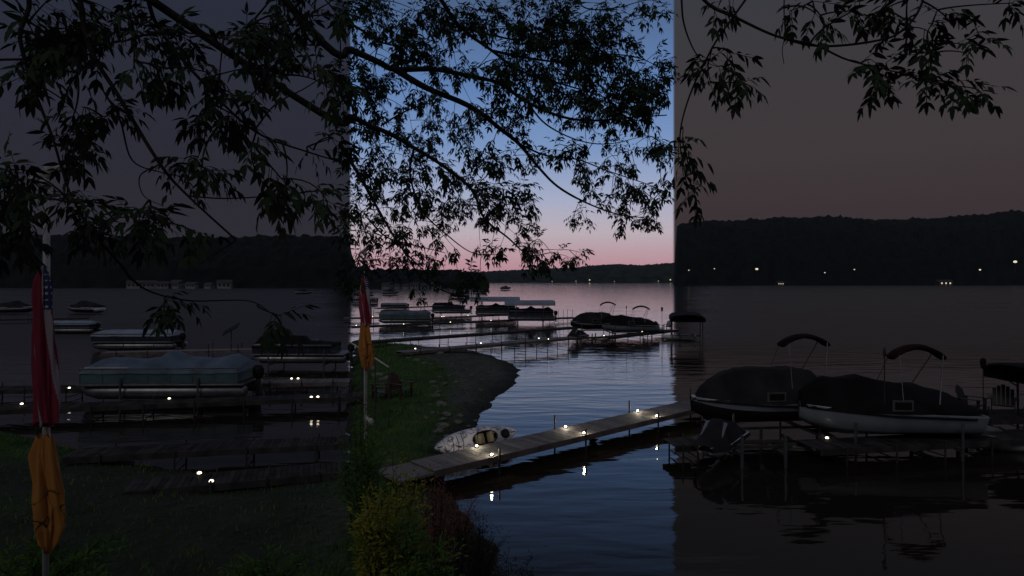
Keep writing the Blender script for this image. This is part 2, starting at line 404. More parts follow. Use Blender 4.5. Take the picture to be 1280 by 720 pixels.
# ------------------------------------------------------------------ hills across the lake
def hill(name, prof, d0, depth, m, rough=1.0, step=6, seed=0, kx=None):
    """prof: (px, height px over horizon) seen at the ridge; shore at d0, ridge at d0+depth."""
    pts = sorted(prof); xs = np.linspace(pts[0][0], pts[-1][0], max(40, int((pts[-1][0]-pts[0][0])/2)))
    hs = np.interp(xs, [p[0] for p in pts], [p[1] for p in pts])
    V = []; rows = 14
    for r in range(rows+6):
        t = r/(rows-1)
        d = d0 + depth*t
        for x, h in zip(xs, hs):
            X = (x-CX)/F*(d0+depth*.5) ; X = X if kx is None else X
            zr = (H + h/F*(d0+depth))
            prof_t = math.sin(min(1,t)*PI/2)**.55 if t <= 1 else max(0, 1-(t-1)*1.6)
            xx = (x-CX)/F*d
            nzv = noise.noise(Vector((xx*.02*900/d0, d*.02*900/d0, seed)))*.5 + noise.noise(Vector((xx*.09*900/d0, d*.09*900/d0, seed+5)))*.3
            tree = (5.5*noise.noise(Vector((xx/7., d/7., seed+9))) + 3*noise.noise(Vector((xx/3.3, d/3.3, seed+2))))*rough
            z = max(zr, .5)*prof_t*(1+.10*nzv) + tree*min(1,t*5)*(1 if h > 1.5 else .2)
            if t < .5: z = max(z, 6*rough*min(1, h/6) if t > 0 else -1)
            if t == 0: z = -1.5
            V.append((xx, d, z))
    nc = len(xs)
    Fc = [(r*nc+i, r*nc+i+1, (r+1)*nc+i+1, (r+1)*nc+i) for r in range(rows+5) for i in range(nc-1)]
    o = obj(name, (V, Fc), m, smooth=False)
    return o
far = hill('hill', [(560,8),(600,9),(625,11),(650,12),(690,14),(715,14),(742,18),(770,18.5),(800,18),(820,19),(845,21),(900,22),(1000,20)], 1350, 420, M['forest'], .9, seed=1)
tag(far, kind='structure')
right = hill('headland', [(842,2),(846,66),(852,70),(870,70),(905,73),(950,72),(968,75),(1020,77),(1060,76),(1095,73),(1140,74),(1180,76),(1205,79),(1230,78),(1250,82),(1290,85),(1400,88),(1600,80)], 640, 180, M['forest2'], .55, seed=3)
tag(right, kind='structure')
left = hill('wooded_shore', [(-500,60),(-200,60),(-60,58),(0,56),(60,55),(100,55),(160,52),(200,50),(260,52),(330,53),(380,54),(425,53),(436,50),(440,30),(446,15),(470,12),(510,12),(560,11),(596,9),(606,3),(612,-5)], 430, 110, M['forest2'], .55, seed=6)
tag(left, kind='structure')

# ------------------------------------------------------------------ docks
def dock(name, a, bpt, width, label, posts=4, post_up=.0, z=.5, lamps=(), wood='wood', lampm='lamp', planks=True, post_r=.028, frames=True, cat='dock', group='docks running out into the lake'):
    a = Vector((a[0],a[1],0)); bpt = Vector((bpt[0],bpt[1],0))
    d = bpt-a; Ln = d.length; rz = math.atan2(d.y, d.x)
    t = tag(empty(name, a, rz), label, cat, group)
    bm = B()
    if planks:
        pw = .14 if Ln < 16 else .24
        k = 0; x = 0
        while x < Ln-.02:
            x1 = min(x+pw-.012, Ln); dz = random.uniform(-.003,.003)
            box(bm, (x,-width/2,z-.035+dz), (x1,width/2,z+dz)); x += pw
    else: box(bm, (0,-width/2,z-.05), (Ln,width/2,z))
    obj('deck', bm, M[wood], t)
    for s in (-1,1):
        bm = B(); y = s*(width/2+.022)
        box(bm, (0,y-.02,z-.18), (Ln,y+.02,z-.002)); obj('stringer', bm, M['fascia' if wood=='wood' else 'darkwood'], t)
    for i in range(posts):
        x = Ln*(i+.5)/posts
        for s in (-1,1):
            bm = B(); y = s*(width/2+.075)
            tube(bm, [(x,y,-1.6),(x,y,z+.05+post_up)], post_r, 8); obj('post', bm, M['post'], t)
        if frames:
            bm = B(); tube(bm, [(x,-width/2-.07,.12),(x,width/2+.07,.12)], post_r*.7, 6); obj('crossbar', bm, M['post'], t)
    for lp in lamps:
        lv = Vector((lp[0],lp[1],0))-a
        lx = lv.x*math.cos(-rz)-lv.y*math.sin(-rz); ly = lv.x*math.sin(-rz)+lv.y*math.cos(-rz)
        lx = max(.1, min(Ln-.1, lx)); ly = (width/2-.07)*(1 if ly > 0 else -1)
        bm = B(); box(bm, (lx-.06,ly-.045,z+.006), (lx+.06,ly+.045,z+.03)); h = obj('dock_light', bm, M['blackpl'], t)
        bm = B(); r = .04 if lampm=='lamp' else .055
        ball(bm, (lx,ly,z+.045), r, 1, 1, .7); obj('lens', bm, M[lampm], h, True)
        if lampm=='lamp':
            pl = bpy.data.lights.new('lamp_glow','POINT'); po = bpy.data.objects.new('lamp_glow', pl); C.objects.link(po); po.parent = h
            pl.energy = 8; pl.specular_factor = .15; pl.color = (1,.88,.64); pl.shadow_soft_size = .03; po.location = (lx,ly,z+.17)
    return t

# the near boardwalk
dA = W(528,582,.5); dB = W(842,510.5,.5)
dirn = (dB-dA).normalized(); dEnd = dA+dirn*21.5
lampsA = [W(595,559,.5),W(609,568,.5),W(708,535,.5),W(725,541.5,.5),W(797,515,.5),W(817,520.5,.5)]
near_dock = dock('dock', dA, dEnd, 1.14, 'long grey plank dock with bright deck lamps beside the kayak, nearest in the middle', posts=1, lamps=lampsA, group=None)
for o in list(near_dock.children):
    if o.name.startswith(('post','crossbar')): bpy.data.objects.remove(o)
nrm = Vector((-dirn.y, dirn.x, 0))
for px, py in ((612,566),(702,538),(727,543),(794,517),(819,522),(870,500)):
    v = W(px,py,.5); lv = v-dA; x = lv.dot(dirn); s = 1 if lv.dot(nrm) > 0 else -1
    bm = B(); tube(bm, [(x,s*.655,-1.2),(x,s*.655,.95 if s > 0 else .72)], .03, 8); obj('post', bm, M['post'], near_dock)
bm = B(); box(bm, (-1.1,-.62,.40), (-.02,.62,.46)); obj('ramp', bm, M['wood'], near_dock)

dock('dock', W(500,439.5,.85), W(716,421,.85), 1.1, 'pale dock reaching from the gravel spit out to the covered jet ski', 7, .15, z=.85, lamps=[W(521,437,.85),W(603,430,.85),W(677,424,.85),W(684,424.5,.85)], lampm='lamp_small')
dock('dock', W(458,426.5,.85), W(718,408.5,.85), 1.1, 'dark dock passing just in front of the two canopied boat lifts', 8, .1, z=.85, wood='darkwood', lamps=[])
dock('dock', W(437,408,.5), W(640,399.5,.5), 1.1, 'dark dock running past the front of the blue covered pontoon boat', 7, .1, wood='darkwood', planks=False, lamps=[W(444,407,.5),W(504,405.5,.5),W(562,403,.5),W(614,401,.5)], lampm='lamp_small')
dock('dock', W(538,397,.5), W(628,393,.5), 1.2, 'pale dock between the dark pontoon boat and the farther canopied lift', 5, .1, planks=False, lamps=[W(552,396,.5),W(556,396,.5),W(584,394.5,.5),W(598,394,.5)], lampm='lamp_small')
dock('dock', W(430,397,.5), W(474,396.5,.5), 1.2, 'short pale dock behind the flags left of the blue covered pontoon boat', 3, .9, planks=False, lamps=[W(466,396,.5)], lampm='lamp_small')
dock('dock', W(470,385,.5), W(560,382,.5), 1.2, 'thin distant dock holding up the tilted solar panel', 4, .5, planks=False, wood='darkwood')
dock('dock', W(684,397.5,.5), W(718,396.5,.5), 1.2, 'short distant dock with tall posts right of the canopied lifts', 3, 1.0, planks=False, wood='darkwood')
dock('dock', W(752,421.5,.5), W(842,412,.5), 1.2, 'dark dock in front of the far covered runabouts under the two chairs', 6, .1, wood='darkwood', lamps=[W(754,420,.5),W(801,415,.5),W(809,414.5,.5)], lampm='lamp_small')
# left bay, nearer
dock('dock', W(-140,487,.5), W(118,483.5,.5), 1.1, 'dark dock at the left frame edge behind the larger flags', 5, .15, wood='darkwood', lamps=[W(94,484,.5)], lampm='lamp_small')
dock('dock', W(322,477,.5), W(438,475,.5), 1.1, 'pale dock with a pair of lamps below the dark covered pontoon boat on the left', 3, .1, lamps=[W(362,476,.5),W(370,476,.5)], lampm='lamp_small')
dock('dock', W(-120,514,.5), W(452,493,.5), 1.0, 'long narrow dock across the left bay directly below the large blue covered pontoon', 9, .1, wood='darkwood', lamps=[W(22,508,.5),W(209,501,.5),W(390,496,.5),W(398,496,.5)], lampm='lamp_small')
dock('dock', W(88,566,.5), W(437,549,.5), .95, 'thick dark dock in the left bay with paired legs, second from the near bank', 4, .05, wood='darkwood')
dock('dock', W(160,607,.5), W(430,583,.5), .95, 'lowest dock of the left bay lying against the grassy bank', 4, .05, wood='darkwood', lamps=[W(246,599,.5),W(264,604,.5)], lampm='lamp_small')
dock('dock', W(130,440,.5), W(318,436,.5), 1.1, 'pale dock behind the large blue covered pontoon in the left bay', 5, .4, planks=False)
dock('dock', W(-150,402,.5), W(110,397,.5), 1.2, 'distant dark dock behind the larger flags at far left', 5, .3, planks=False, wood='darkwood')
# right bay, nearer
dock('dock', W(1010,556,.5), W(1300,541,.5), 1.1, 'dark dock with small lamps in front of the large covered runabouts on the right', 5, .05, wood='darkwood', lamps=[W(1036,550,.5),W(1150,543,.5),W(1177,542,.5)], lampm='lamp_small')
dock('dock', W(1190,519,.5), W(1330,516,.5), 1.6, 'dark dock at the right frame edge carrying the chairs and the torch', 3, .05, wood='darkwood')
dock('dock', W(836,552.5,.5), W(872,551,.5), .9, 'short stub of dock beside the large covered jet ski on the right', 2, .05, wood='darkwood')

# ------------------------------------------------------------------ boats
def motor(parent, x, z=.5, s=1.0, tilt=0, m='blackpl'):
    bm = B()
    rows = []
    for k, (h, a, bb) in enumerate(((0,.10,.13),(.08,.16,.2),(.25,.18,.24),(.42,.17,.22),(.52,.10,.14))):
        rows.append([(x+s*(.12+bb*math.cos(q)), s*a*math.sin(q), z+s*h) for q in [2*PI*i/10 for i in range(10)]])
    loft(bm, rows)
    o = obj('outboard_motor', bm, M[m], parent, True)
    bm = B(); box(bm, (x+.04,-.05*s,z-.75*s), (x+.22*s,.05*s,z+.03)); box(bm, (x-.02,-.03,z-.78*s), (x+.36*s,.03,z-.74*s)); obj('motor_leg', bm, M['post'], o)
    bm = B()
    for q in range(3):
        a = q*2*PI/3; c = Vector((x+.33*s, .10*s*math.cos(a), z-.66*s+.10*s*math.sin(a)))
        ball(bm, c, .09*s, .2, .6+.4*abs(math.cos(a)), .6+.4*abs(math.sin(a)), 6, 4)
    obj('propeller', bm, M['alu_dull'], o)
    return o
def cover_mesh(x0, x1, wy, prof, drop, zb, seed=0, taper0=.0, taper1=.0, folds=.03, wfun=None):
    """A cloth over a boat: prof = ridge heights along x; sides slope down to zb."""
    bm = B(); nxx = 44; rows = []
    for i in range(nxx+1):
        t = i/nxx; x = x0+(x1-x0)*t
        ridge = float(np.interp(t, [p[0] for p in prof], [p[1] for p in prof]))
        ww = wy if wfun is None else wy*wfun(t)
        row = []
        for j in range(17):
            u = -1+2*j/16
            a = abs(u)
            h = zb+drop + (ridge-zb-drop)*max(0, 1-max(0,a-.25)/.6)**.8 if a < .85 else zb+drop*(1-(a-.85)/.15)
            yy = ww*math.copysign(min(1, a/.85), u)*(1 if a <= .85 else 1.0+.02*(a-.85)/.15)
            nzv = folds*noise.noise(Vector((x*2.2, u*2.5, seed)))+folds*.5*noise.noise(Vector((x*6, u*5, seed)))
            zz = max(zb-.02 if a < 1 else zb, h+nzv)
            if a >= 1: zz = zb+.04*noise.noise(Vector((x*1.7, u, seed+4)))
            row.append((x, yy+nzv*.5, zz))
        rows.append(row)
    loft(bm, rows, closed=False, cap=False)
    # close both ends down to the deck
    for r in (rows[0], rows[-1]):
        pass
    bmesh.ops.holes_fill(bm, edges=[e for e in bm.edges if e.is_boundary], sides=0) if False else None
    vs = bm.verts; bm.verts.ensure_lookup_table()
    for r in (0, nxx):
        f = [vs[r*17+j] for j in range(17)]
        try: bm.faces.new(f)
        except ValueError: pass
    return bm
def pontoon(L_, lift, cov, panel, label, group, humps=None, open_stern=False):
    t = tag(empty('pontoon_boat'), label, 'boat', group)
    h = lift
    for s in (-1,1):
        bm = B(); xs = [-L_/2+.02,-L_/2+.25,-L_/2+.7,L_/2-.15,L_/2-.02]; rr = [.05,.2,.29,.29,.2]
        tube(bm, [(x, s*.85, h+.22+(.14 if i == 0 else .06 if i == 1 else 0)) for i, x in enumerate(xs)], rr, 14)
        obj('pontoon', bm, M['alu'], t, True)
    bm = B(); box(bm, (-L_/2,-1.22,h+.50), (L_/2,1.22,h+.58)); obj('deck', bm, M['alu_dull'], t, bevel=.02)
    e = L_/2-(.9 if open_stern else .25)
    bm = B()
    for s in (-1,1): box(bm, (-L_/2+.15,s*1.17-.02,h+.62), (e,s*1.17+.02,h+1.16))
    for x in (-L_/2+.15, e): box(bm, (x-.02,-1.15,h+.62), (x+.02,1.15,h+1.16))
    obj('side_panel', bm, M[panel], t, bevel=.015)
    bm = B()
    for s in (-1,1):
        tube(bm, [(-L_/2+.12,s*1.19,h+1.2),(e+.02,s*1.19,h+1.2)], .022, 6)
        for k in range(8):
            x = -L_/2+.15+(e+L_/2-.15)*k/7; tube(bm, [(x,s*1.195,h+.58),(x,s*1.195,h+1.2)], .017, 6)
        tube(bm, [(-L_/2+.12,s*1.195,h+.6),(e+.02,s*1.195,h+.6)], .02, 6)
    obj('rail', bm, M['alu'], t)
    bm = B()
    for s in (-1,1): box(bm, (-L_/2+.25,s*.8-.3,h+.585), (-L_/2+2.0,s*.8+.3,h+1.0)); box(bm, (-L_/2+.25,s*1.05-.08,h+1.0), (-L_/2+2.0,s*1.05+.05,h+1.25))
    box(bm, (e-.9,-.9,h+.585), (e-.1,.9,h+1.05)); box(bm, (.2,.2,h+.585), (.8,.9,h+1.35))
    obj('bench', bm, M['vinyl'], t, bevel=.04)
    if cov:
        humps = humps or [(0,1.28),(.08,1.5),(.3,1.42),(.42,1.5),(.5,1.78),(.6,1.5),(.78,1.45),(.9,1.65),(1,1.3)]
        bm = cover_mesh(-L_/2+.1, e+.05, 1.21, [(a, h+v) for a, v in humps], .12, h+1.0, seed=L_)
        o = obj('mooring_cover', bm, M[cov], t, True); 
    motor(t, L_/2+.02, h+.62, 1.05)
    return t
def lift_frame(L_, wid, top, canopy=None, ctop=2.8, label='', group=None, crad=.45, wheel=True):
    t = tag(empty('boat_lift'), label, 'boat lift', group)
    for sx in (-1,1):
        for sy in (-1,1):
            bm = B(); x, y = sx*L_*.27, sy*wid/2
            tube(bm, [(x,y,-1.6),(x,y,(ctop-.35) if canopy else top)], .045, 8); obj('post', bm, M['alu'], t)
        bm = B(); x = sx*L_*.27; box(bm, (x-.05,-wid/2,.28), (x+.05,wid/2,.40)); obj('cradle_beam', bm, M['alu_dull'], t)
    for s in (-1,1):
        bm = B(); box(bm, (-L_*.36,s*.62-.05,.42), (L_*.36,s*.62+.05,.50)); obj('bunk', bm, M['darkwood'], t)
    if wheel:
        bm = B(); cx, cy = -L_*.27, -wid/2-.08
        ring = [(cx+.42*math.cos(a), cy, top*.62+.42*math.sin(a)+.25) for a in [2*PI*k/20 for k in range(21)]]
        tube(bm, ring, .018, 5)
        for k in range(3):
            a = k*PI/3; tube(bm, [(cx+.42*math.cos(a),cy,top*.62+.25+.42*math.sin(a)),(cx-.42*math.cos(a),cy,top*.62+.25-.42*math.sin(a))], .012, 5)
        obj('winch_wheel', bm, M['alu_dull'], t)
    if canopy:
        bm = B(); hw = wid/2+.18
        def sect(x, sc_=1.0):
            pts = [(-hw,ctop-.62),(-hw*.99,ctop-.3),(-hw*.82,ctop-.1),(-hw*.4,ctop-.01),(0,ctop),(hw*.4,ctop-.01),(hw*.82,ctop-.1),(hw*.99,ctop-.3),(hw,ctop-.62)]
            return [(x, y*sc_, ctop-.62+(z-ctop+.62)*sc_) for y, z in pts]
        rows = [sect(-L_/2,.9), sect(-L_/2+.06,.985)] + [sect(-L_/2+.3+(L_-.6)*k/10) for k in range(11)] + [sect(L_/2-.06,.985), sect(L_/2,.9)]
        R_ = loft(bm, rows, closed=False, cap=False)
        bm.faces.new(R_[0]); bm.faces.new(R_[-1][::-1])
        obj('canopy', bm, M[canopy], t, True)
        for s in (-1,1):
            bm = B(); tube(bm, [(-L_/2+.1,s*wid/2,ctop-.45),(L_/2-.1,s*wid/2,ctop-.45)], .03, 6)
            tube(bm, [(-L_*.27,s*wid/2,ctop-1.0),(-L_*.42,s*wid/2,ctop-.47)], .025, 6); tube(bm, [(L_*.27,s*wid/2,ctop-1.0),(L_*.42,s*wid/2,ctop-.47)], .025, 6)
            obj('canopy_frame', bm, M['alu'], t)
    return t
def runabout(L_, lift, hullm, covm, label, group, prof=None, bim=True, bx=0.9, lower='navy', cover=True, brim=1.45, zb=.80, mast=True):
    """Bow towards -x."""
    t = tag(empty('runabout_boat'), label, 'boat', group)
    def beam(u): return 1.12*min(1, (u/.45))**.62 if u < .45 else 1.12-.10*(u-.45)
    def sheer(u): return lift+.95-.18*u
    def keel(u): return lift+.02+.45*max(0,1-u/.35)**2.2
    def rows_part(k0, k1):
        rows = []
        for i in range(25):
            u = .004+.996*i/24; x = -L_/2+L_*u; bw = beam(u); k = keel(u); s = sheer(u)
            ch = k+.28; sec = [(0,k),(bw*.55,k+.15),(bw*.86,ch),(bw*.93,(ch+s)/2),(bw,s-.06),(bw*1.0,s)]
            sel = sec[k0:k1]
            rows.append([(x,-y,z) for y, z in sel[::-1]] + [(x,y,z) for y, z in (sel[1:] if k0 == 0 else sel)])
        return rows
    bm = B(); loft(bm, rows_part(0,4), closed=False, cap=False)
    obj('lower_hull', bm, M[lower], t, True)
    bm = B()
    for s in (-1,1):
        rows = []
        for i in range(25):
            u = .004+.996*i/24; x = -L_/2+L_*u; bw = beam(u); k = keel(u); z1 = sheer(u); z0 = (k+.28+z1)/2
            rows.append([(x,s*bw*.93,z0-.002),(x,s*bw*1.0,z1-.06),(x,s*bw*1.015,z1),(x,s*bw*.9,z1+.02)])
        loft(bm, rows, closed=False, cap=False)
    u = 1.0; bw = beam(1); box(bm, (L_/2-.04,-bw*.92,keel(1)+.25), (L_/2,bw*.92,sheer(1)))
    obj('hull', bm, M[hullm], t, True)
    bm = B(); rows = []
    for i in range(25):
        u = .004+.996*i/24; x = -L_/2+L_*u; bw = beam(u)*.905; rows.append([(x,-bw,sheer(u)+.015),(x,0,sheer(u)+.06),(x,bw,sheer(u)+.015)])
    loft(bm, rows, closed=False, cap=False); obj('deck', bm, M['white'], t, True)
    bm = B()
    for s in (-1,1):
        tube(bm, [(-L_/2+L_*(.03+.9*i/20), s*(beam(.03+.9*i/20)*1.01+.02), sheer(.03+.9*i/20)-.08) for i in range(21)], .025, 6)
    obj('rub_rail', bm, M['blackpl'], t)
    bm = B(); box(bm, (L_/2+.003,-.9,lift+.30), (L_/2+.55,.9,lift+.37)); obj('swim_platform', bm, M['alu_dull'], t, bevel=.02)
    prof = prof or [(0,.98),(.15,1.15),(.35,1.42),(.45,1.75),(.55,1.72),(.7,1.5),(.85,1.42),(1,1.1)]
    if cover:
        bm = cover_mesh(-L_/2+.03, L_/2-.05, 1.14, [(a, lift+v) for a, v in prof], .10, lift+zb+.05, seed=L_+lift, wfun=lambda q: max(.04, beam(max(.01,q))/1.12), folds=.045)
        obj('mooring_cover', bm, M[covm], t, True)
    else:
        bm = B(); box(bm, (-.2,-.85,lift+.9), (.05,.85,lift+1.35)); obj('windscreen', bm, M['blackpl'], t, bevel=.03)
        bm = B(); box(bm, (.6,-.7,lift+.82), (1.1,.7,lift+1.2)); obj('bench', bm, M['vinyl'], t, bevel=.05)
    if bim:
        z0 = lift+1.0; zt = lift+brim+1.28
        bm = B()
        for s in (-1,1):
            tube(bm, [(bx+.12,s*1.0,z0-.05),(bx+.72,s*.28,zt+.16)], .022, 6); tube(bm, [(bx-1.0,s*1.0,z0),(bx-.72,s*.28,zt+.16)], .012, 6)
        for xx in (bx-.72, bx+.72): tube(bm, [(xx,-.28,zt+.16),(xx,0,zt+.17),(xx,.28,zt+.16)], .018, 6)
        obj('bimini_frame', bm, M['alu'], t)
        bm = B(); rows = []
        for i in range(13):
            q = i/12; x = bx-.84+1.68*q; zc = zt+.16+.30*math.sin(q*PI)**.8-.04
            rows.append([(x, y, zc - e) for y, e in ((-.30,.04),(-.22,-.02),(0,-.05),(.22,-.02),(.30,.04),(.22,.10),(0,.13),(-.22,.10))])
        loft(bm, rows); obj('bimini_top', bm, M['maroon'], t, True)
    if mast:
        bm = B(); x = -L_*.08
        tube(bm, [(x,-.95,lift+.95),(x,-.95,lift+2.55)], .02, 6); ball(bm, (x,-.95,lift+2.6), .07, .8, .8, 2.2, 8, 6); obj('light_mast', bm, M['post'], t)
    bm = B(); box(bm, (-.3,-1.17,lift+.93), (.35,-1.13,lift+1.24)); o = obj('hatch_frame', bm, M['alu_dull'], t)
    bm = B(); box(bm, (-.24,-1.18,lift+.98), (.29,-1.171,lift+1.19)); obj('hatch_opening', bm, M['blackpl'], o)
    return t
def jetski(label, covm='cover_grey', group='covered jet skis on lifts'):
    t = tag(empty('jet_ski'), label, 'jet ski', group); z = .55
    bm = B(); rows = []
    for i in range(15):
        u = i/14; x = -1.5+3.0*u; bw = .56*min(1, .15+u/.3)**.6 if u < .3 else .56
        k = z+.02+.35*max(0,1-u/.3)**2; rows.append([(x,-bw,z+.5),(x,-bw*.95,z+.28),(x,-bw*.4,k),(x,bw*.4,k),(x,bw*.95,z+.28),(x,bw,z+.5)])
    loft(bm, rows, closed=True); obj('hull', bm, M['white'], t, True)
    bm = cover_mesh(-1.52, 1.5, .58, [(0,z+.55),(.12,z+.72),(.3,z+1.05),(.38,z+1.2),(.46,z+1.08),(.6,z+.92),(.85,z+.85),(1,z+.55)], .08, z+.36, seed=2.2, wfun=lambda q: min(1,.25+q/.25)**.7, folds=.03)
    obj('fitted_cover', bm, M[covm], t, True)
    bm = B(); rows = []
    for i in range(8):
        u = i/7; x = -.35-.55*(u); rows.append([(x,y,z+1.16-.36*u-.25*abs(y)+.012) for y in (-.36,-.2,0,.2,.36)])
    loft(bm, rows, closed=False, cap=False); obj('pale_cover_panel', bm, M['grey_gel'], t, True)
    return t

G_P = 'pontoon boats moored on lifts'
def put(o, px, py, rz=0, z=0, s=1.0):
    v = W(px, py, 0); o.location = (v.x, v.y, z); o.rotation_euler = (0,0,rz); o.scale = (s,s,s); return o
pb = pontoon(6.6, .25, 'cover_blue', 'teal', 'large pontoon boat under a slate blue cover in the left bay', G_P)
put(pb, 219, 499, .03, 0, 1.1)
pb2 = copy_tree(pb); tag(pb2, 'small slate blue covered pontoon boat right of the flags, mid distance'); put(pb2, 507, 405.5, .03, 0, .97)
pw = pontoon(6.4, .15, 'canopy', 'navy', 'pale covered pontoon boat behind the large blue one in the left bay', G_P, humps=[(0,1.3),(.1,1.42),(.9,1.42),(1,1.3)])
put(pw, 175, 437, .02)
pw2 = copy_tree(pw); tag(pw2, 'small pale covered pontoon boat beyond the slate blue one, mid distance'); put(pw2, 493, 386.5, .02, 0, .78)
pw3 = copy_tree(pw); tag(pw3, 'distant pale boat half hidden behind the smaller flags'); put(pw3, 456, 379, .02, 0, .9)
pw4 = copy_tree(pw); tag(pw4, 'pale boat behind the larger flags on the left'); put(pw4, 90, 416, .0, 0, .8)
pd = pontoon(6.3, .45, 'cover_black', 'navy', 'large dark covered pontoon boat at the right end of the left bay', G_P, humps=[(0,1.3),(.05,1.7),(.5,1.72),(.6,1.7),(.64,1.4),(.8,1.35),(1,1.25)], open_stern=True)
put(pd, 379, 459, .0, 0, .92)
pd2 = copy_tree(pd); tag(pd2, 'small dark covered pontoon boat left of the canopied lifts, mid distance'); put(pd2, 564, 394.5, 0, 0, .93)
pt = pontoon(5.9, .45, 'cover_black', 'navy', 'dark pontoon boat inside the nearer canopied lift', G_P)
put(pt, 664, 404.5, .0)
pt2 = copy_tree(pt); tag(pt2, 'dark trimmed pontoon boat inside the farther canopied lift'); put(pt2, 620, 398, .0)
lf = lift_frame(6.3, 2.9, 1.6, 'canopy', 2.95, 'nearer boat lift with a rounded grey blue canopy', 'canopied boat lifts'); put(lf, 662, 404.5)
lf2 = copy_tree(lf); tag(lf2, 'farther boat lift with a rounded grey blue canopy, left of its twin'); put(lf2, 619, 398); lf2.scale = (1.12,1,1.05)
lf3 = lift_frame(5.6, 2.6, 1.4, 'cover_black', 2.5, 'dark canopied boat lift cut by the right frame edge behind the chairs', 'dark canopied boat lifts', wheel=False); put(lf3, 1362, 543, .05)
lf5 = copy_tree(lf3); tag(lf5, 'small distant dark canopied lift right of the two distant chairs'); put(lf5, 858, 426, 1.35)
lf4 = lift_frame(6.2, 2.8, 1.2, None, 0, 'open four post lift under the large blue covered pontoon', 'open boat lifts', wheel=False); put(lf4, 219, 499, .03)
for (px, py, s, lb) in ((507,405.5,.95,'open four post lift under the small slate blue covered pontoon'), (379,459,1,'open lift under the large dark covered pontoon of the left bay'), (564,394.5,.95,'open lift under the small dark covered pontoon boat')):
    c = copy_tree(lf4); tag(c, lb); put(c, px, py, .02, 0, s)

G_R = 'covered runabout boats on lifts'
prA = [(0,.75),(.06,1.25),(.2,1.7),(.35,1.9),(.6,1.92),(.85,1.85),(1,1.2)]
prB = [(0,1.3),(.12,1.75),(.3,1.72),(.36,1.8),(.5,1.62),(.72,1.5),(.85,1.35),(1,.95)]
ra = runabout(5.0, .5, 'grey_gel', 'cover_grey', 'large runabout under a domed charcoal cover behind its neighbour, right side', G_R, prof=prA, bx=1.7, brim=1.35, mast=False, lower='blackpl')
put(ra, 948, 545, .12)
rb = runabout(5.6, .42, 'grey_gel', 'cover_black', 'large runabout with grey hull and black cover nearest on the right', G_R, prof=prB, bx=1.15, brim=1.0, lower='grey_gel')
put(rb, 1102, 561, -.04)
rb.scale = (.95,1,1.08)
ra2 = copy_tree(ra); tag(ra2, 'small distant runabout under a domed charcoal cover beside the jet ski'); put(ra2, 741, 417.5, .1, 0, .92)
rb2 = copy_tree(rb); tag(rb2, 'small distant runabout with grey hull, black cover and raised bimini top'); put(rb2, 787, 421, -.04, 0, .96)
G_O = 'open boat lifts'
for (px, py, rz, s, lb) in ((1106,561,-.04,.95,'open lift under the large black covered runabout on the right'), (948,545,.1,.9,'open lift under the large charcoal domed runabout on the right'), (787,421,-.04,.9,'open lift under the small distant black covered runabout'), (741,417.5,.1,.85,'open lift under the small distant charcoal domed runabout')):
    c = copy_tree(lf4); tag(c, lb, group=G_O); put(c, px, py, rz, 0, s)
js = jetski('large jet ski under a dark cover on a low lift, right side'); put(js, 900, 574, .95, -.3, .92)
js2 = copy_tree(js); tag(js2, 'small distant jet ski under a dark cover left of the far runabouts'); put(js2, 721, 428.5, .95, -.25, .88)
def small_lift(label):
    t = tag(empty('jet_ski_lift'), label, 'boat lift', 'low jet ski lifts')
    for sx in (-1,1):
        for sy in (-1,1):
            bm = B(); tube(bm, [(sx*.65,sy*.8,-1.2),(sx*.65,sy*.8,.95 if sy < 0 else .75)], .05, 8); obj('post', bm, M['alu'] if sy < 0 else M['post'], t)
        bm = B(); box(bm, (sx*.65-.04,-.8,.34), (sx*.65+.04,.8,.43)); obj('cradle_beam', bm, M['alu_dull'], t)
    for s in (-1,1):
        bm = B(); box(bm, (-1.1,s*.3-.05,.44), (1.1,s*.3+.05,.53)); obj('bunk', bm, M['darkwood'], t)
    return t
jl = small_lift('low lift with white posts under the large jet ski'); put(jl, 940, 575, .05)
jl2 = copy_tree(jl); tag(jl2, 'low lift with white posts under the small distant jet ski'); put(jl2, 733, 429, .05)
# small white rowing boats at right
def rowboat(label):
    t = tag(empty('rowing_boat'), label, 'boat', 'small white rowing boats')
    bm = B(); rows = []
    for i in range(17):
        u = i/16; x = -1.7+3.4*u; bw = .68*max(.02, math.sin(PI*(.06+.78*u)))**.6; k = .0+.2*abs(2*u-1)**3; s_ = .42+.12*abs(2*u-1)**2
        rows.append([(x,-bw*.86,s_),(x,-bw,s_),(x,-bw*.85,.16+k*.4),(x,-bw*.4,k-.06),(x,bw*.4,k-.06),(x,bw*.85,.16+k*.4),(x,bw,s_),(x,bw*.86,s_),(x,bw*.7,.2),(x,bw*.35,.1+k),(x,-bw*.35,.1+k),(x,-bw*.7,.2)])
    loft(bm, rows); obj('hull', bm, M['white'], t, True)
    for x in (-.6,.5):
        bm = B(); box(bm, (x-.12,-.56,.3), (x+.12,.56,.34)); obj('thwart', bm, M['vinyl'], t)
    return t
r1 = rowboat('white rowing boat lying at the right frame edge below the chairs'); put(r1, 1290, 562, -.05)
r2 = copy_tree(r1); tag(r2, 'small distant white rowing boat right of the far runabouts'); put(r2, 848, 424.5, -.03, 0, .9)

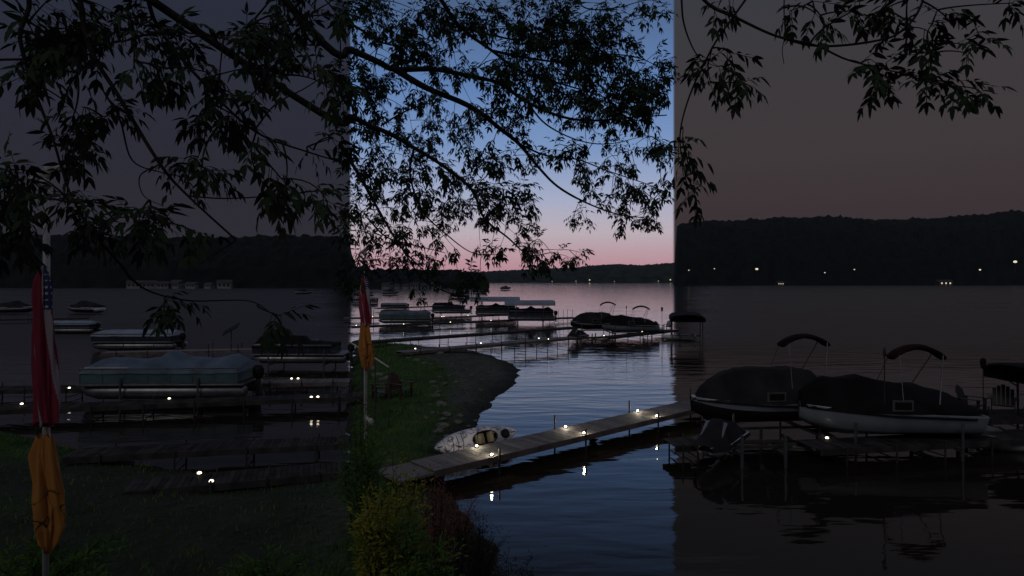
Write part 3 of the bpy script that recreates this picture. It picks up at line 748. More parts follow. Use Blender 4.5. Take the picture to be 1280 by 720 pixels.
# chairs, torches, solar panels
def adk(label, m, group='adirondack chairs on the docks'):
    t = tag(empty('adirondack_chair'), label, 'chair', group)
    bm = B()
    for k in range(5):
        y = -.24+.12*k; h = 1.0-.05*abs(k-2)**1.5
        mt = Matrix.Translation((.16,y,.32)) @ Matrix.Rotation(math.radians(20),4,'Y')
        box(bm, (-.012,-.052,0), (.012,.052,h-.3), mt)
    obj('backrest', bm, M[m], t, bevel=.006)
    bm = B(); 
    for k in range(5): box(bm, (-.34+.1*k,-.28,.36-.02*k), (-.25+.1*k,.28,.38-.02*k))
    obj('seat', bm, M[m], t)
    for s in (-1,1):
        bm = B(); box(bm, (-.40,s*.36-.06,.57), (.32,s*.36+.06,.595)); obj('armrest', bm, M[m], t)
        bm = B(); box(bm, (-.36,s*.31-.015,0), (-.27,s*.31+.015,.57)); obj('leg', bm, M[m], t)
        bm = B(); box(bm, (.18,s*.31-.015,0), (.27,s*.31+.015,.57)); obj('leg', bm, M[m], t)
    return t
def puton(o, px, py, z, rz=0, s=1):
    v = W(px, py, z); o.location = v; o.rotation_euler = (0,0,rz); o.scale = (s,s,s); return o
ch = adk('dark adirondack chair on the right dock beside the white rowing boat', 'chair_dark'); puton(ch, 1254, 519, .505, .9, 1.1)
c2 = copy_tree(ch); tag(c2, 'dark adirondack chair between the large runabout and the torch'); puton(c2, 1213, 519, .505, 2.2, 1.1)
c3 = copy_tree(ch); tag(c3, 'small distant dark chair just right of the far runabout'); puton(c3, 823, 413.8, .505, 2.2)
c4 = copy_tree(ch); tag(c4, 'small distant dark chair at the far end of its dock'); puton(c4, 835.5, 412.6, .505, .9)
def torch(label):
    t = tag(empty('garden_torch'), label, 'torch', 'unlit torches on the docks')
    bm = B(); tube(bm, [(0,0,0),(0,0,1.75)], .018, 6); obj('pole', bm, M['post'], t)
    bm = B(); tube(bm, [(0,0,1.7),(0,0,1.76),(0,0,1.92),(0,0,2.06),(0,0,2.12)], [.03,.075,.1,.09,.03], 10); obj('torch_head', bm, M['maroon'], t, True)
    return t
tr = torch('thin unlit torch standing between the two large dark chairs'); puton(tr, 1229, 519, .505)
tr2 = copy_tree(tr); tag(tr2, 'small distant unlit torch between the two distant chairs'); puton(tr2, 827.5, 413, .505, 0, 1.1)
def solar(label):
    t = tag(empty('solar_panel'), label, 'solar panel', 'tilted solar panels on lift posts')
    bm = B(); tube(bm, [(0,0,0),(0,0,1.1)], .03, 6); obj('post', bm, M['post'], t)
    bm = B(); box(bm, (-.5,-.3,-.02), (.5,.3,.02), Matrix.Translation((0,0,1.2)) @ Matrix.Rotation(math.radians(-28),4,'Y') @ Matrix.Rotation(math.radians(25),4,'X')); obj('panel', bm, M['blackpl'], t)
    return t
s1 = solar('dark solar panel tilted on a post in the left bay right of the pale pontoon'); puton(s1, 289, 437.5, .505, 0, 1.25)
s2 = copy_tree(s1); tag(s2, 'small distant tilted solar panel beside the thin far dock'); puton(s2, 530, 383.5, .505, 0, 1.1)

# ------------------------------------------------------------------ far moored boats, cottages and lamps
G_F = 'boats moored far across the left bay'
fb = [(455,371,'leftmost far boat above the small flags'),(488,368,'far boat over the pale pontoon'),(600,366,'far boat above the farther canopied lift'),(632,362,'far white boat out on the pink water line'),(575,372,'far boat above the small dark pontoon'),
      (20,392,'dark boat at the left frame edge level with the flag'),(105,392,'dark low boat right of the larger flag'),(380,368,'far boat in the left bay under the tree branch')]
src_far = runabout(5.2, .1, 'white', 'cover_grey', 'x', G_F, bim=False, mast=False)
for i, (px, py, lb) in enumerate(fb):
    o = src_far if i == 0 else copy_tree(src_far)
    tag(o, lb); put(o, px, py, random.uniform(-.2,.2)+(PI if i%2 else 0), 0, 1.15)
def cottage(label, lit, pale, group, wdt=8, dep=6, hh=3.2):
    t = tag(empty('cottage'), label, 'house', group)
    bm = B(); box(bm, (-wdt/2,-dep/2,-2), (wdt/2,dep/2,hh)); obj('wall', bm, M['house' if pale else 'house_dark'], t)
    bm = B(); e = .5
    v = [bm.verts.new(p) for p in ((-wdt/2-e,-dep/2-e,hh),(wdt/2+e,-dep/2-e,hh),(wdt/2+e,dep/2+e,hh),(-wdt/2-e,dep/2+e,hh),(-wdt/2-e,0,hh+2.3),(wdt/2+e,0,hh+2.3))]
    for f in ((0,1,5,4),(2,3,4,5),(1,2,5),(3,0,4),(0,3,2,1)): bm.faces.new([v[i] for i in f])
    obj('roof', bm, M['roofing'], t)
    for k, x in enumerate((-wdt*.3, 0, wdt*.3)):
        bm = B(); box(bm, (x-.7,-dep/2-.05,1.0), (x+.7,-dep/2-.01,2.5)); obj('window', bm, M['window_lit' if k in lit else 'blackpl'], t)
    return t
random.seed(5)
cl = [(168,'first'),(186,'second'),(203,'third'),(222,'fourth'),(240,'fifth'),(262,'sixth'),(281,'seventh')]
G_H = 'pale cottages along the far left shore'
base_c = None
for i, (px, nme) in enumerate(cl):
    d = 395+6*random.random(); lb = f'pale cottage on the left far shore, {nme} of seven from the left'
    if base_c is None: o = base_c = cottage(lb, (), True, G_H)
    else: o = copy_tree(base_c); tag(o, lb)
    o.location = ((px-CX)/F*d, d, .6); s = random.uniform(.65,1.05); o.scale = (s,s,s*.9); o.rotation_euler = (0,0,random.uniform(-.5,.5))
for i, (px, nme) in enumerate([(484,'leftmost'),(497,'second'),(508,'third'),(519,'fourth'),(531,'fifth'),(545,'rightmost')]):
    d = 405+5*random.random(); o = copy_tree(base_c); tag(o, f'pale cottage seen below the branches on the middle far shore, {nme} of six', group=G_H)
    o.location = ((px-CX)/F*d, d, .4); s = random.uniform(.5,.75); o.scale = (s,s,s*.9); o.rotation_euler = (0,0,random.uniform(-.5,.5))
def shore_lamp(label, size, group):
    t = tag(empty('street_lamp'), label, 'lamp', group)
    bm = B(); tube(bm, [(0,0,-3),(0,0,4)], .12, 6); obj('pole', bm, M['post'], t)
    bm = B(); ball(bm, (0,0,4.2), size, 1.2, 1, .8); obj('lamp_head', bm, M['lamp_far'], t, True)
    return t
G_L = 'lamps along the far shores'
lampspec = [(737,351.5,1345,1.7,'brightest lamp on the middle far shore'),(720,352.5,1345,.9,'faint lamp just left of the brightest one on the middle far shore'),(690,352,1345,.8,'faint lamp on the middle far shore above the canopied lifts'),(768,353,1345,.8,'faint lamp right of the brightest one on the middle far shore'),(823,353,1345,1.0,'small lamp above the distant torch on the far shore'),(838,349,1345,1.8,'bright lamp near the right end of the middle far shore'),
            (861,337,636,.7,'faint leftmost lamp under the right headland'),(893,335,636,.7,'second faint lamp under the right headland'),(946,334.5,636,1.6,'brightest lamp under the left part of the right headland'),(1031,340,636,.7,'faint lamp under the middle of the right headland'),(1068,336,636,.8,'small lamp right of the middle under the headland'),(1225,336,636,1.1,'lamp under the right part of the headland'),(1269,325,636,1.9,'large bright lamp by the right frame edge')]
lm0 = None
for px, py, d, sz, lb in lampspec:
    if lm0 is None: o = lm0 = shore_lamp(lb, 1.0, G_L)
    else: o = copy_tree(lm0); tag(o, lb)
    v = P(px, min(py, 352), d-6); o.location = (v.x, v.y, max(0, v.z-4.2*sz)); sz *= .78; o.scale = (sz,sz,sz)
bk = cottage('long lit cottage under the right part of the headland', (0,1,2), False, 'lit cottages under the right headland', 14, 6, 3); v = P(1180,349,632); bk.location = (v.x, v.y, .5)
b2_ = copy_tree(bk); tag(b2_, 'small lit cottage under the left end of the headland'); v = P(975,349,632); b2_.location = (v.x, v.y, .5); b2_.scale = (.5,.8,.7)

# ------------------------------------------------------------------ kayak on its side against the dock
kc = (W(541,566,.22)+W(643,543,.30))*.5
kay = tag(empty('kayak', (kc.x, kc.y, .30)), 'pale grey and white patterned kayak lying on its side against the dock', 'kayak')
kay.rotation_euler = (math.radians(72), math.radians(-1.0), math.atan2((W(643,543,.30)-W(541,566,.22)).y, (W(643,543,.30)-W(541,566,.22)).x))
kay.location.z = .37
KL = (W(643,543,.30)-W(541,566,.22)).length
def kw(u): return .365*max(0,(1-abs(2*u-1)**2.5))**.75
bm = B(); rows = []; NU = 72; NV = 18
for i in range(NU+1):
    u = .003+.994*i/NU; x = -KL/2+KL*u; wd = kw(u)+.012; rock = .10*abs(2*u-1)**2.6
    row = []
    for j in range(NV):
        a = 2*PI*j/NV; y = wd*math.copysign(abs(math.cos(a))**.8, math.cos(a))
        zt = .13*math.sqrt(max(0,wd/.4)) if math.sin(a) > 0 else .20*math.sqrt(max(0,wd/.4))
        z = rock + zt*math.copysign(abs(math.sin(a))**.75, math.sin(a)); row.append((x,y,z))
    rows.append(row)
loft(bm, rows)
bm.faces.ensure_lookup_table()
ck, hk = (.30, .0, .46, .205), (1.10, .0, .17, .15)
kill = [f for f in bm.faces if f.normal.z >= -1 and f.calc_center_median().z > .06 and any(((f.calc_center_median().x-c[0])/c[2])**2+((f.calc_center_median().y-c[1])/c[3])**2 < 1 for c in (ck,))]
bmesh.ops.delete(bm, geom=kill, context='FACES')
obj('hull', bm, M['kayak'], kay, True)
bm = B(); tubr = []
for s, z in ((1.02,.135),(1.0,.0),(.85,-.10),(.3,-.12)):
    tubr.append([(ck[0]+ck[2]*s*math.cos(a), ck[3]*s*math.sin(a), z) for a in [2*PI*k/28 for k in range(28)]])
loft(bm, tubr, cap=False); cpt = obj('cockpit', bm, M['blackpl'], kay, True)
bm = B(); tube(bm, [(ck[0]+ck[2]*1.03*math.cos(a), ck[3]*1.03*math.sin(a), .13) for a in [2*PI*k/32 for k in range(33)]], .022, 6); obj('cockpit_rim', bm, M['blackpl'], cpt, True)
st = empty('x'); bpy.data.objects.remove(st)
bm = B(); box(bm, (.02,-.17,-.08), (.36,.17,.0)); seat = obj('seat', bm, M['seat'], kay, bevel=.03)
bm = B(); box(bm, (.48,-.17,-.06), (.60,.17,.19)); obj('backrest', bm, M['seat'], seat, bevel=.03)
bm = B(); box(bm, (.05,-.165,.0), (.2,.165,.10)); obj('thigh_pad', bm, M['seat'], seat, bevel=.03)
bm = B(); rows = [[(hk[0]+hk[2]*s*math.cos(a), hk[3]*s*math.sin(a), z) for a in [2*PI*k/24 for k in range(24)]] for s, z in ((1,.09),(1,.155),(.85,.175),(.4,.18))]
loft(bm, rows); obj('hatch_cover', bm, M['blackpl'], kay, True)
for sx in (-1,1):
    bm = B(); x = sx*(KL/2-.18); tube(bm, [(x-.09,0,.16),(x-.05,0,.2),(x+.05,0,.2),(x+.09,0,.16)], .016, 6); obj('carry_handle', bm, M['blackpl'], kay)
bm = B()
for k in range(3):
    x = -.95+.18*k; tube(bm, [(x,-kw(.5+x/KL)*.8,.12),(x+.04,0,.155),(x,kw(.5+x/KL)*.8,.12)], .009, 5)
obj('deck_cord', bm, M['blackpl'], kay)

# ------------------------------------------------------------------ flags
def flagpole(label, h_pole, group='flagpoles with two limp flags'):
    t = tag(empty('flagpole'), label, 'flagpole', group)
    bm = B(); tube(bm, [(0,0,-.3),(0,0,h_pole)], [.024,.018], 8); obj('pole', bm, M['pole'], t, True)
    # weathered bird shaped top: two wings, body
    bm = B()
    ball(bm, (0,0,h_pole+.02), .045, 1, 1, 1.3); tube(bm, [(0,0,h_pole),(.02,0,h_pole+.12),(.05,0,h_pole+.17)], [.03,.04,.02], 7)
    tube(bm, [(0,0,h_pole+.10),(.12,.02,h_pole+.15),(.22,.03,h_pole+.2)], [.035,.03,.008], 6); tube(bm, [(0,0,h_pole+.10),(-.10,-.02,h_pole+.03),(-.16,-.03,h_pole-.10)], [.035,.03,.01], 6)
    obj('finial', bm, M['pole'], t, True)
    bm = B(); tube(bm, [(.045,-.02,h_pole-.03),(.05,-.02,h_pole*.5),(.045,-.02,.9)], .005, 5); obj('halyard', bm, M['rope'], t)
    return t
def limp_flag(name, z0, z1, prof, dye, seed, parent, offx=.0):
    NZ, NA = 150, 110; V = []; cols = []
    for i in range(NZ+1):
        t = i/NZ; z = z0+(z1-z0)*t
        r, cx = (float(np.interp(t, [p[0] for p in prof], [p[k] for p in prof])) for k in (1,2))
        for j in range(NA):
            a = 2*PI*j/NA
            fold = 1+.34*math.sin(4*a+3.2*t+seed)+.16*math.sin(7*a-4*t+seed*2)+.09*math.sin(13*a+9*t+seed*3)+.10*noise.noise(Vector((math.cos(a)*2, math.sin(a)*2, z*6)))
            V.append((offx+cx+r*fold*math.cos(a), -.03+r*.75*fold*math.sin(a), z+.03*math.sin(5*a+seed)*(1 if t in (0,1) else 0)))
            cols.append(dye(t, a))
    Fc = [(i*NA+j, i*NA+(j+1)%NA, (i+1)*NA+(j+1)%NA, (i+1)*NA+j) for i in range(NZ) for j in range(NA)]
    Fc += [tuple(range(NA))[::-1], tuple(NZ*NA+j for j in range(NA))]
    o = obj(name, (V, Fc), M['flagcloth'], parent, True)
    at_ = o.data.color_attributes.new('dye', 'FLOAT_COLOR', 'POINT')
    at_.data.foreach_set('color', [c for q in cols for c in (*q, 1)])
    return o
def us_dye(t, a):        # t = 0 at the bottom
    if t > .72 and math.sin(a*1.0+1.4) > .35 and t > .74:
        star = (math.sin(t*150) > .72) and (math.sin(a*16) > .5)
        return (.55,.55,.6) if star else (.02,.03,.10)
    s = math.sin((a*3.0+t*5.2))
    return (.34,.30,.34) if s > .72 else (.24,.02,.045)
def y_dye(t, a):
    c = (.42,.165,.03)
    # dark coiled emblem and line of lettering, crumpled in the folds
    n_ = noise.noise(Vector((math.cos(a)*1.6, math.sin(a)*1.6, t*7)))
    if .2 < t < .66 and abs(n_-.05) < .045 and math.sin(a) < .3: return (.05,.03,.01)
    return c
us_prof = [(0,.088,.03),(.15,.098,.025),(.5,.092,.01),(.8,.085,.0),(.93,.07,.0),(1,.035,.0)]
ye_prof = [(0,.03,.05),(.06,.075,.045),(.2,.115,.055),(.4,.13,.05),(.6,.115,.03),(.85,.10,.01),(1,.06,.02)]
d1 = 14.0
def place_flag(px, d, gz, label, ztop):
    hp = ztop-gz
    return None
gv = (  (456-CX)/F*14.0, 14.0 ); gz = height(gv[0], gv[1])
zt = P(456,318,14).z-gz
fp = flagpole('white flagpole with red striped and orange flags beside the lawn in the middle', zt); fp.location = (gv[0], gv[1], gz)
zf = lambda py: P(456,py,14).z-gz
f1 = limp_flag('flag', zf(406), zf(345), us_prof, us_dye, .4, None); f1.location = fp.location
tag(f1, 'limp red and white striped flag over the orange one, middle pole', 'flag', 'limp flags')
f2 = limp_flag('flag', zf(462), zf(403), ye_prof, y_dye, 1.1, None); f2.location = fp.location
tag(f2, 'limp orange flag with dark markings hanging lowest on the middle pole', 'flag', 'limp flags')
# left, nearer pole
ga = ((57-CX)/F*4.9, 4.9); gz2 = height(*ga); dz = P(57,352,4.9).z
fq = flagpole('flagpole with larger flags standing at the left frame edge', P(57,232,4.9).z-gz2); fq.location = (ga[0], ga[1], gz2)
zg = lambda py: P(57,py,4.9).z
for src, ytop, lb in ((f1, 338, 'larger limp red and white striped flag at the left frame edge'), (f2, 545, 'larger limp orange flag with dark markings at the left frame edge')):
    o = src.copy(); C.objects.link(o); tag(o, lb); s = 1.09 if src is f1 else .84
    top = (zf(345) if src is f1 else zf(403)); o.scale = (.74,.8,s); o.location = (ga[0], ga[1], zg(ytop)-top*s)
# small white bag tied to the middle pole
bm = B(); v = P(465,530,14); 
loft(bm, [[(-.02,-.02,.17),(.12,-.02,.12),(.12,.02,.12),(-.02,.02,.17)],[(-.03,-.04,.08),(.13,-.05,.06),(.13,.05,.06),(-.03,.04,.08)],[(.04,-.03,-.03),(.11,-.03,-.06),(.11,.03,-.06),(.04,.03,-.03)]])
wb = obj('cloth_bag', bm, M['rope'], fp, True); wb.location = (.06, -.02, v.z-gz)

# ------------------------------------------------------------------ handrail, lawn chairs, stones, duck
def on_ground(px, py, zguess=.6):
    v = W(px, py, zguess)
    for _ in range(4): v = W(px, py, height(v.x, v.y))
    return v
ra_, rb_ = P(438,428,24), P(486,459,22)
hr = tag(empty('handrail', (ra_.x, ra_.y, 0)), 'pale sloping handrail behind the middle flags', 'railing')
pts = [ra_+(rb_-ra_)*(k/3)-Vector((ra_.x,ra_.y,0)) for k in range(4)]
bm = B(); tube(bm, pts, .028, 6); obj('rail', bm, M['pole'], hr)
for p in pts:
    bm = B(); g = height(p.x+ra_.x, p.y+ra_.y); tube(bm, [(p.x,p.y,g-.1),(p.x,p.y,p.z)], .024, 6); obj('post', bm, M['post'], hr)
lc = adk('maroon adirondack chair on the lawn right of the flagpole', 'chair_red', 'chairs on the lawn'); v = on_ground(478,500); lc.location = v; lc.rotation_euler = (0,0,.4); lc.scale = (1.1,1.1,1.1)
lc2 = copy_tree(lc); tag(lc2, 'maroon adirondack chair nearest the gravel, facing the lake'); v = on_ground(500,497); lc2.location = v; lc2.rotation_euler = (0,0,2.6); lc2.scale = (1.1,1.1,1.1)
random.seed(21)
def stone_mesh(seed):
    bm = B(); bmesh.ops.create_icosphere(bm, subdivisions=3, radius=1)
    for v_ in bm.verts:
        n_ = noise.noise(v_.co*1.1+Vector((seed,0,0)))*.5+noise.noise(v_.co*2.7+Vector((0,seed,0)))*.18; v_.co *= 1+n_; v_.co.z *= .55
    return bm
sm = [obj('stone', stone_mesh(k*3.1), M['stone'], None, True) for k in range(4)]
spots = [(462,462,.45),(472,470,.38),(484,474,.3),(556,440,.38),(549,442,.3),(566,438,.24),(551,506,.22),(557,518,.2),(545,495,.2),(553,533,.26),(548,540,.2),(560,547,.16),(541,478,.18),(575,520,.14),(521,452,.26),(530,455,.2),(510,448,.18),(590,470,.14),(612,466,.12),(600,488,.12),(570,478,.16)]
for i, (px, py, r) in enumerate(spots):
    o = sm[i] if i < 4 else sm[i%4].copy()
    if i >= 4: C.objects.link(o)
    v = on_ground(px, py); o.location = (v.x, v.y, v.z+.02); o.scale = (r*random.uniform(.8,1.3), r, r*random.uniform(.7,1)); o.rotation_euler = (0,0,random.uniform(0,6))
    where = ('large pale stone beside the lawn chairs' if i < 3 else 'pale stone at the water edge behind the spit' if i < 6 else 'pale stone on the line between lawn and gravel above the kayak' if i < 13 else 'small stone lying on the dark gravel spit')
    tag(o, where, 'stone', ('large stones beside the lawn chairs' if i < 3 else 'stones behind the spit' if i < 6 else 'stones between lawn and gravel' if i < 13 else 'stones on the gravel spit'))
for i in range(34):
    t_ = random.random(); px = 548+random.gauss(0,9)+(18 if t_ > .8 else 0)*random.random()*3; py = 446+100*t_
    o = sm[i%4].copy(); C.objects.link(o); v = on_ground(px, py); r_ = random.uniform(.05,.13); o.location = (v.x, v.y, v.z+.01); o.scale = (r_*1.3, r_, r_); o.rotation_euler = (0,0,random.uniform(0,6))
    tag(o, 'small pale cobble scattered where the lawn meets the gravel', 'stone', 'cobbles between lawn and gravel')
def duck():
    bm = B(); rows = []
    spine = [(-.2,.13,.01,.01),(-.16,.10,.04,.025),(-.08,.07,.075,.06),(.02,.06,.085,.07),(.1,.07,.07,.06),(.13,.12,.04,.04),(.145,.18,.028,.03),(.16,.215,.032,.034),(.19,.215,.024,.024),(.215,.205,.014,.008),(.25,.2,.012,.005)]
    for x, z, a_, b_ in spine: rows.append([(x+(0 if x < .1 else 0), a_*math.cos(q), z+b_*math.sin(q)) for q in [2*PI*k/10 for k in range(10)]])
    loft(bm, rows); return obj('duck', bm, M['duck'], None, True)
dk = duck(); v = W(741,552); dk.location = (v.x, v.y, -.02); dk.rotation_euler = (0,0,2.7); tag(dk, 'small dark duck floating just in front of the lamplit dock', 'duck')

# ------------------------------------------------------------------ foliage helpers
class LeafMesh:
    def __init__(s): s.V = []; s.F = []
    def leaflet(s, p, d, n, ln, wd, bend=.15):
        """pointed leaf: base p, direction d, facing n"""
        sd = d.cross(n)
        if sd.length < 1e-4: sd = d.orthogonal()
        sd.normalize(); nn = sd.cross(d).normalized(); i = len(s.V)
        for t, wv, b in ((0,0,0),(.35,.5,.02),(.35,-.5,.02),(.7,.36,-.4*bend),(.7,-.36,-.4*bend),(1,0,-bend)):
            q = p+d*(ln*t)+sd*(wd*wv)+nn*(ln*b*.6+abs(wv)*wd*.3); s.V.append((q.x,q.y,q.z))
        s.F += [(i,i+1,i+2),(i+1,i+3,i+4,i+2),(i+3,i+5,i+4)]
    def compound(s, p, d, ln, leaf, npair=3):
        d = d.normalized(); side = d.cross(Vector((0,0,1)))
        if side.length < 1e-3: side = Vector((1,0,0))
        side.normalize(); nrm_ = side.cross(d).normalized()
        tw = random.uniform(-.6,.6); side, nrm_ = side*math.cos(tw)+nrm_*math.sin(tw), nrm_*math.cos(tw)-side*math.sin(tw)
        pos = p; dd = d.copy(); tips = []
        for k in range(npair):
            pos = pos+dd*(ln/npair); dd = (dd+Vector((0,0,-.16))).normalized()
            for sg in (-1,1):
                v = (dd*.75+side*sg*.8+Vector((0,0,-.30-.2*random.random()))+Vector((random.gauss(0,.16),random.gauss(0,.16),random.gauss(0,.16)))).normalized()
                sl_ = leaf*random.uniform(.5,1.25); s.leaflet(pos, v, (nrm_+Vector((random.gauss(0,.3),random.gauss(0,.3),0))).normalized(), sl_, sl_*.30)
        s.leaflet(pos, (dd+Vector((0,0,-.2))).normalized(), nrm_, leaf*1.15, leaf*.33)
        # the stalk
        i = len(s.V); a = side*.0016
        for q in (p-a, p+a, pos+a, pos-a): s.V.append((q.x,q.y,q.z))
        s.F.append((i,i+1,i+2,i+3))
    def build(s, name, m, parent): return obj(name, (s.V, s.F), m, parent)

def bez(a, b, c, n=6):
    return [a*(1-t)**2+b*2*t*(1-t)+c*t*t for t in [i/(n-1) for i in range(n)]]
def smoothline(pts, n=6):
    """Catmull-Rom through points"""
    P_ = [pts[0]*2-pts[1]]+pts+[pts[-1]*2-pts[-2]]; out_ = []
    for i in range(1, len(P_)-2):
        p0,p1,p2,p3 = P_[i-1:i+3]
        for k in range(n):
            t = k/n; out_.append(.5*((2*p1)+(p2-p0)*t+(2*p0-5*p1+4*p2-p3)*t*t+(3*p1-p0-3*p2+p3)*t**3))
    out_.append(pts[-1]); return out_

# ------------------------------------------------------------------ the tree over the camera
random.seed(77)
tree = tag(empty('tree', (-6.6, 2.6, 3.2)), 'dark leafy tree whose drooping branches hang over the whole view', 'tree')
T0 = Vector((-6.6,2.6,3.2))
def loc(v): return v-T0
FORK = Vector((-6.3,3.0,6.6)); FORK2 = Vector((-6.2,2.9,7.6))
bm = B(); tube(bm, smoothline([loc(Vector((-6.6,2.5,2.6))), loc(Vector((-6.55,2.7,4.2))), loc(Vector((-6.3,3.0,6.6))), loc(Vector((-6.2,2.9,7.9))), loc(Vector((-6.0,2.8,10.5)))], 5), [.30-.23*i/20 for i in range(21)], 12)
obj('trunk', bm, M['bark'], tree, True)
K = 2.057
def z6(x, y): return (430+x/K, y/K)
branches = []   # (points3d list, r0, r1)
def br(pix, d0, d1, r0, r1, head=None, conv=None):
    n_ = len(pix); pts_ = []
    for i, (x, y) in enumerate(pix):
        px, py = (z6(x,y) if conv else (x,y)); t = i/(n_-1)
        pts_.append(P(px, py, d0+(d1-d0)*t))
    if head: pts_ = head+pts_
    sp = smoothline(pts_, 6); m_ = len(sp)
    branches.append([sp, [r0+(r1-r0)*(i/(m_-1)) for i in range(m_)]])
# middle group, about six metres away
br([(-60,105),(16,128),(90,160),(130,178),(230,178),(320,195),(400,215),(470,262),(560,300),(640,310),(740,302),(830,296)], 5.2,6.6, .040,.006, [FORK2, Vector((-4.4,3.5,9.2)), Vector((-2.75,4.5,8.7))], 1)
br([(130,178),(210,225),(300,262),(350,290),(400,330),(450,370),(500,430),(550,480),(620,520),(700,550),(770,560)], 5.6,6.4, .030,.004, None, 1)
br([(-60,290),(16,300),(60,320),(120,345),(180,380),(260,430),(330,490),(360,560),(420,610),(475,655),(530,650)], 5.0,6.0, .034,.004, [FORK2, Vector((-4.4,3.3,8.7)), Vector((-2.9,4.1,7.7))], 1)
br([(215,-60),(250,0),(300,70),(380,130),(450,180),(540,210),(640,240),(720,270)], 5.6,7.2, .030,.005, [FORK2, Vector((-4.0,4.5,9.1)), Vector((-2.4,5.2,8.9))], 1)
br([(300,70),(380,90),(460,100),(560,60),(640,20)], 5.9,6.9, .014,.004, None, 1)
br([(380,130),(480,150),(580,160),(680,140),(760,150),(815,175)], 6.1,7.2, .014,.004, None, 1)
br([(-20,40),(50,80),(100,110),(180,120),(250,95)], 5.4,6.0, .014,.003, None, 1)
br([(-10,370),(50,470),(100,560),(150,640),(210,700),(240,735)], 5.0,5.6, .016,.003, None, 1)
br([(100,320),(150,290),(200,270),(240,265)], 5.3,5.8, .009,.003, None, 1)
br([(450,370),(520,400),(600,410),(680,440),(770,470),(820,490)], 6.0,6.8, .011,.003, None, 1)
br([(470,262),(520,320),(600,360),(680,370),(770,350)], 6.0,6.8, .010,.003, None, 1)
br([(180,380),(170,450),(200,540),(260,600),(330,650),(400,655)], 5.3,5.8, .011,.003, None, 1)
br([(60,560),(110,610),(180,630),(260,650)], 5.1,5.6, .008,.003, None, 1)
br([(150,640),(200,715),(250,745),(300,762),(370,770)], 5.2,5.9, .008,.003, None, 1)
br([(560,-40),(620,20),(700,20),(780,0),(830,10)], 6.4,7.2, .012,.003, [FORK2, Vector((-3.6,5.0,10.6)), Vector((-.9,6.2,9.4))], 1)
n_mid = len(branches)
# left group, about two metres away, dropping from an overhead limb
OH = [Vector((-6.2,2.8,7.4)), Vector((-4.0,2.2,7.5)), Vector((-2.2,2.2,7.55)), Vector((-.6,2.5,7.65)), Vector((.8,2.7,7.5)), Vector((2.0,2.7,7.2))]
sp = smoothline(OH, 8); branches.append([sp, [.085-.065*i/(len(sp)-1) for i in range(len(sp))]])
br([(95,-110),(100,0),(115,65),(145,115),(200,205),(235,245),(295,300)], 2.3,2.5, .013,.004, [Vector((-2.2,2.2,7.55))])
br([(0,-60),(25,50),(40,105),(65,170),(85,235),(110,285)], 2.4,2.4, .010,.003, [Vector((-3.0,2.15,7.52))])
br([(170,-90),(185,0),(205,45),(260,110),(320,165),(385,190),(436,205)], 2.5,3.1, .011,.003, [Vector((-1.6,2.3,7.6))])
br([(-10,75),(60,72),(110,60),(150,50)], 2.4,2.5, .005,.002)
br([(130,115),(150,150),(165,200),(200,215),(235,222)], 2.4,2.5, .004,.002)
br([(200,205),(175,220),(180,245),(205,258)], 2.4,2.5, .003,.0015)
br([(235,245),(280,248),(340,245),(400,238)], 2.5,2.7, .004,.002)
br([(320,165),(314,190),(320,215),(338,240)], 2.7,2.7, .004,.002)
br([(320,160),(345,130),(385,108),(425,80)], 2.7,3.0, .004,.002)
br([(295,300),(250,330)], 2.5,2.6, .003,.0015)
br([(110,285),(150,330),(165,349),(192,366),(240,376),(310,376),(340,392)], 2.5,2.9, .006,.002)
# right group
br([(850,-60),(880,0),(920,22),(970,45),(1020,57),(1060,75),(1120,90),(1180,108)], 2.5,2.7, .009,.002, [Vector((.8,2.7,7.5))])
br([(970,45),(1010,56),(1050,57),(1100,50),(1125,40),(1150,10),(1165,-50)], 2.6,2.7, .005,.005, None)
branches[-1][0].append(Vector((1.9,2.7,7.22))); branches[-1][1].append(.008)
br([(850,-60),(852,0),(855,30),(866,60),(880,80)], 2.5,2.6, .005,.002)
br([(980,10),(985,30),(978,60),(980,80)], 2.6,2.6, .003,.0015, [Vector((1.2,2.7,7.4))])
br([(960,-80),(890,60),(862,120),(850,170),(856,215),(862,250)], 2.6,2.9, .006,.002, [Vector((.7,2.7,7.52))])
bmm = B()
for i, (sp, rr) in enumerate(branches):
    bb = B(); tube(bb, [loc(p) for p in sp], [r*(1+.12*noise.noise(p*3)) for p, r in zip(sp, rr)], 7 if rr[0] < .02 else 10)
    if rr[0] > .028: obj('limb', bb, M['bark'], tree, True)
    else:
        me = bpy.data.meshes.new('t'); bb.to_mesh(me); bb.free(); bmm.from_mesh(me); bpy.data.meshes.remove(me)
leaves = LeafMesh()
def all_pts(idx):
    out_ = []
    for i in idx:
        sp, rr = branches[i]
        for p, r in list(zip(sp, rr)): out_.append(p)
    return out_
mid_pts = all_pts(range(n_mid)); side_pts = all_pts(range(n_mid, len(branches)))
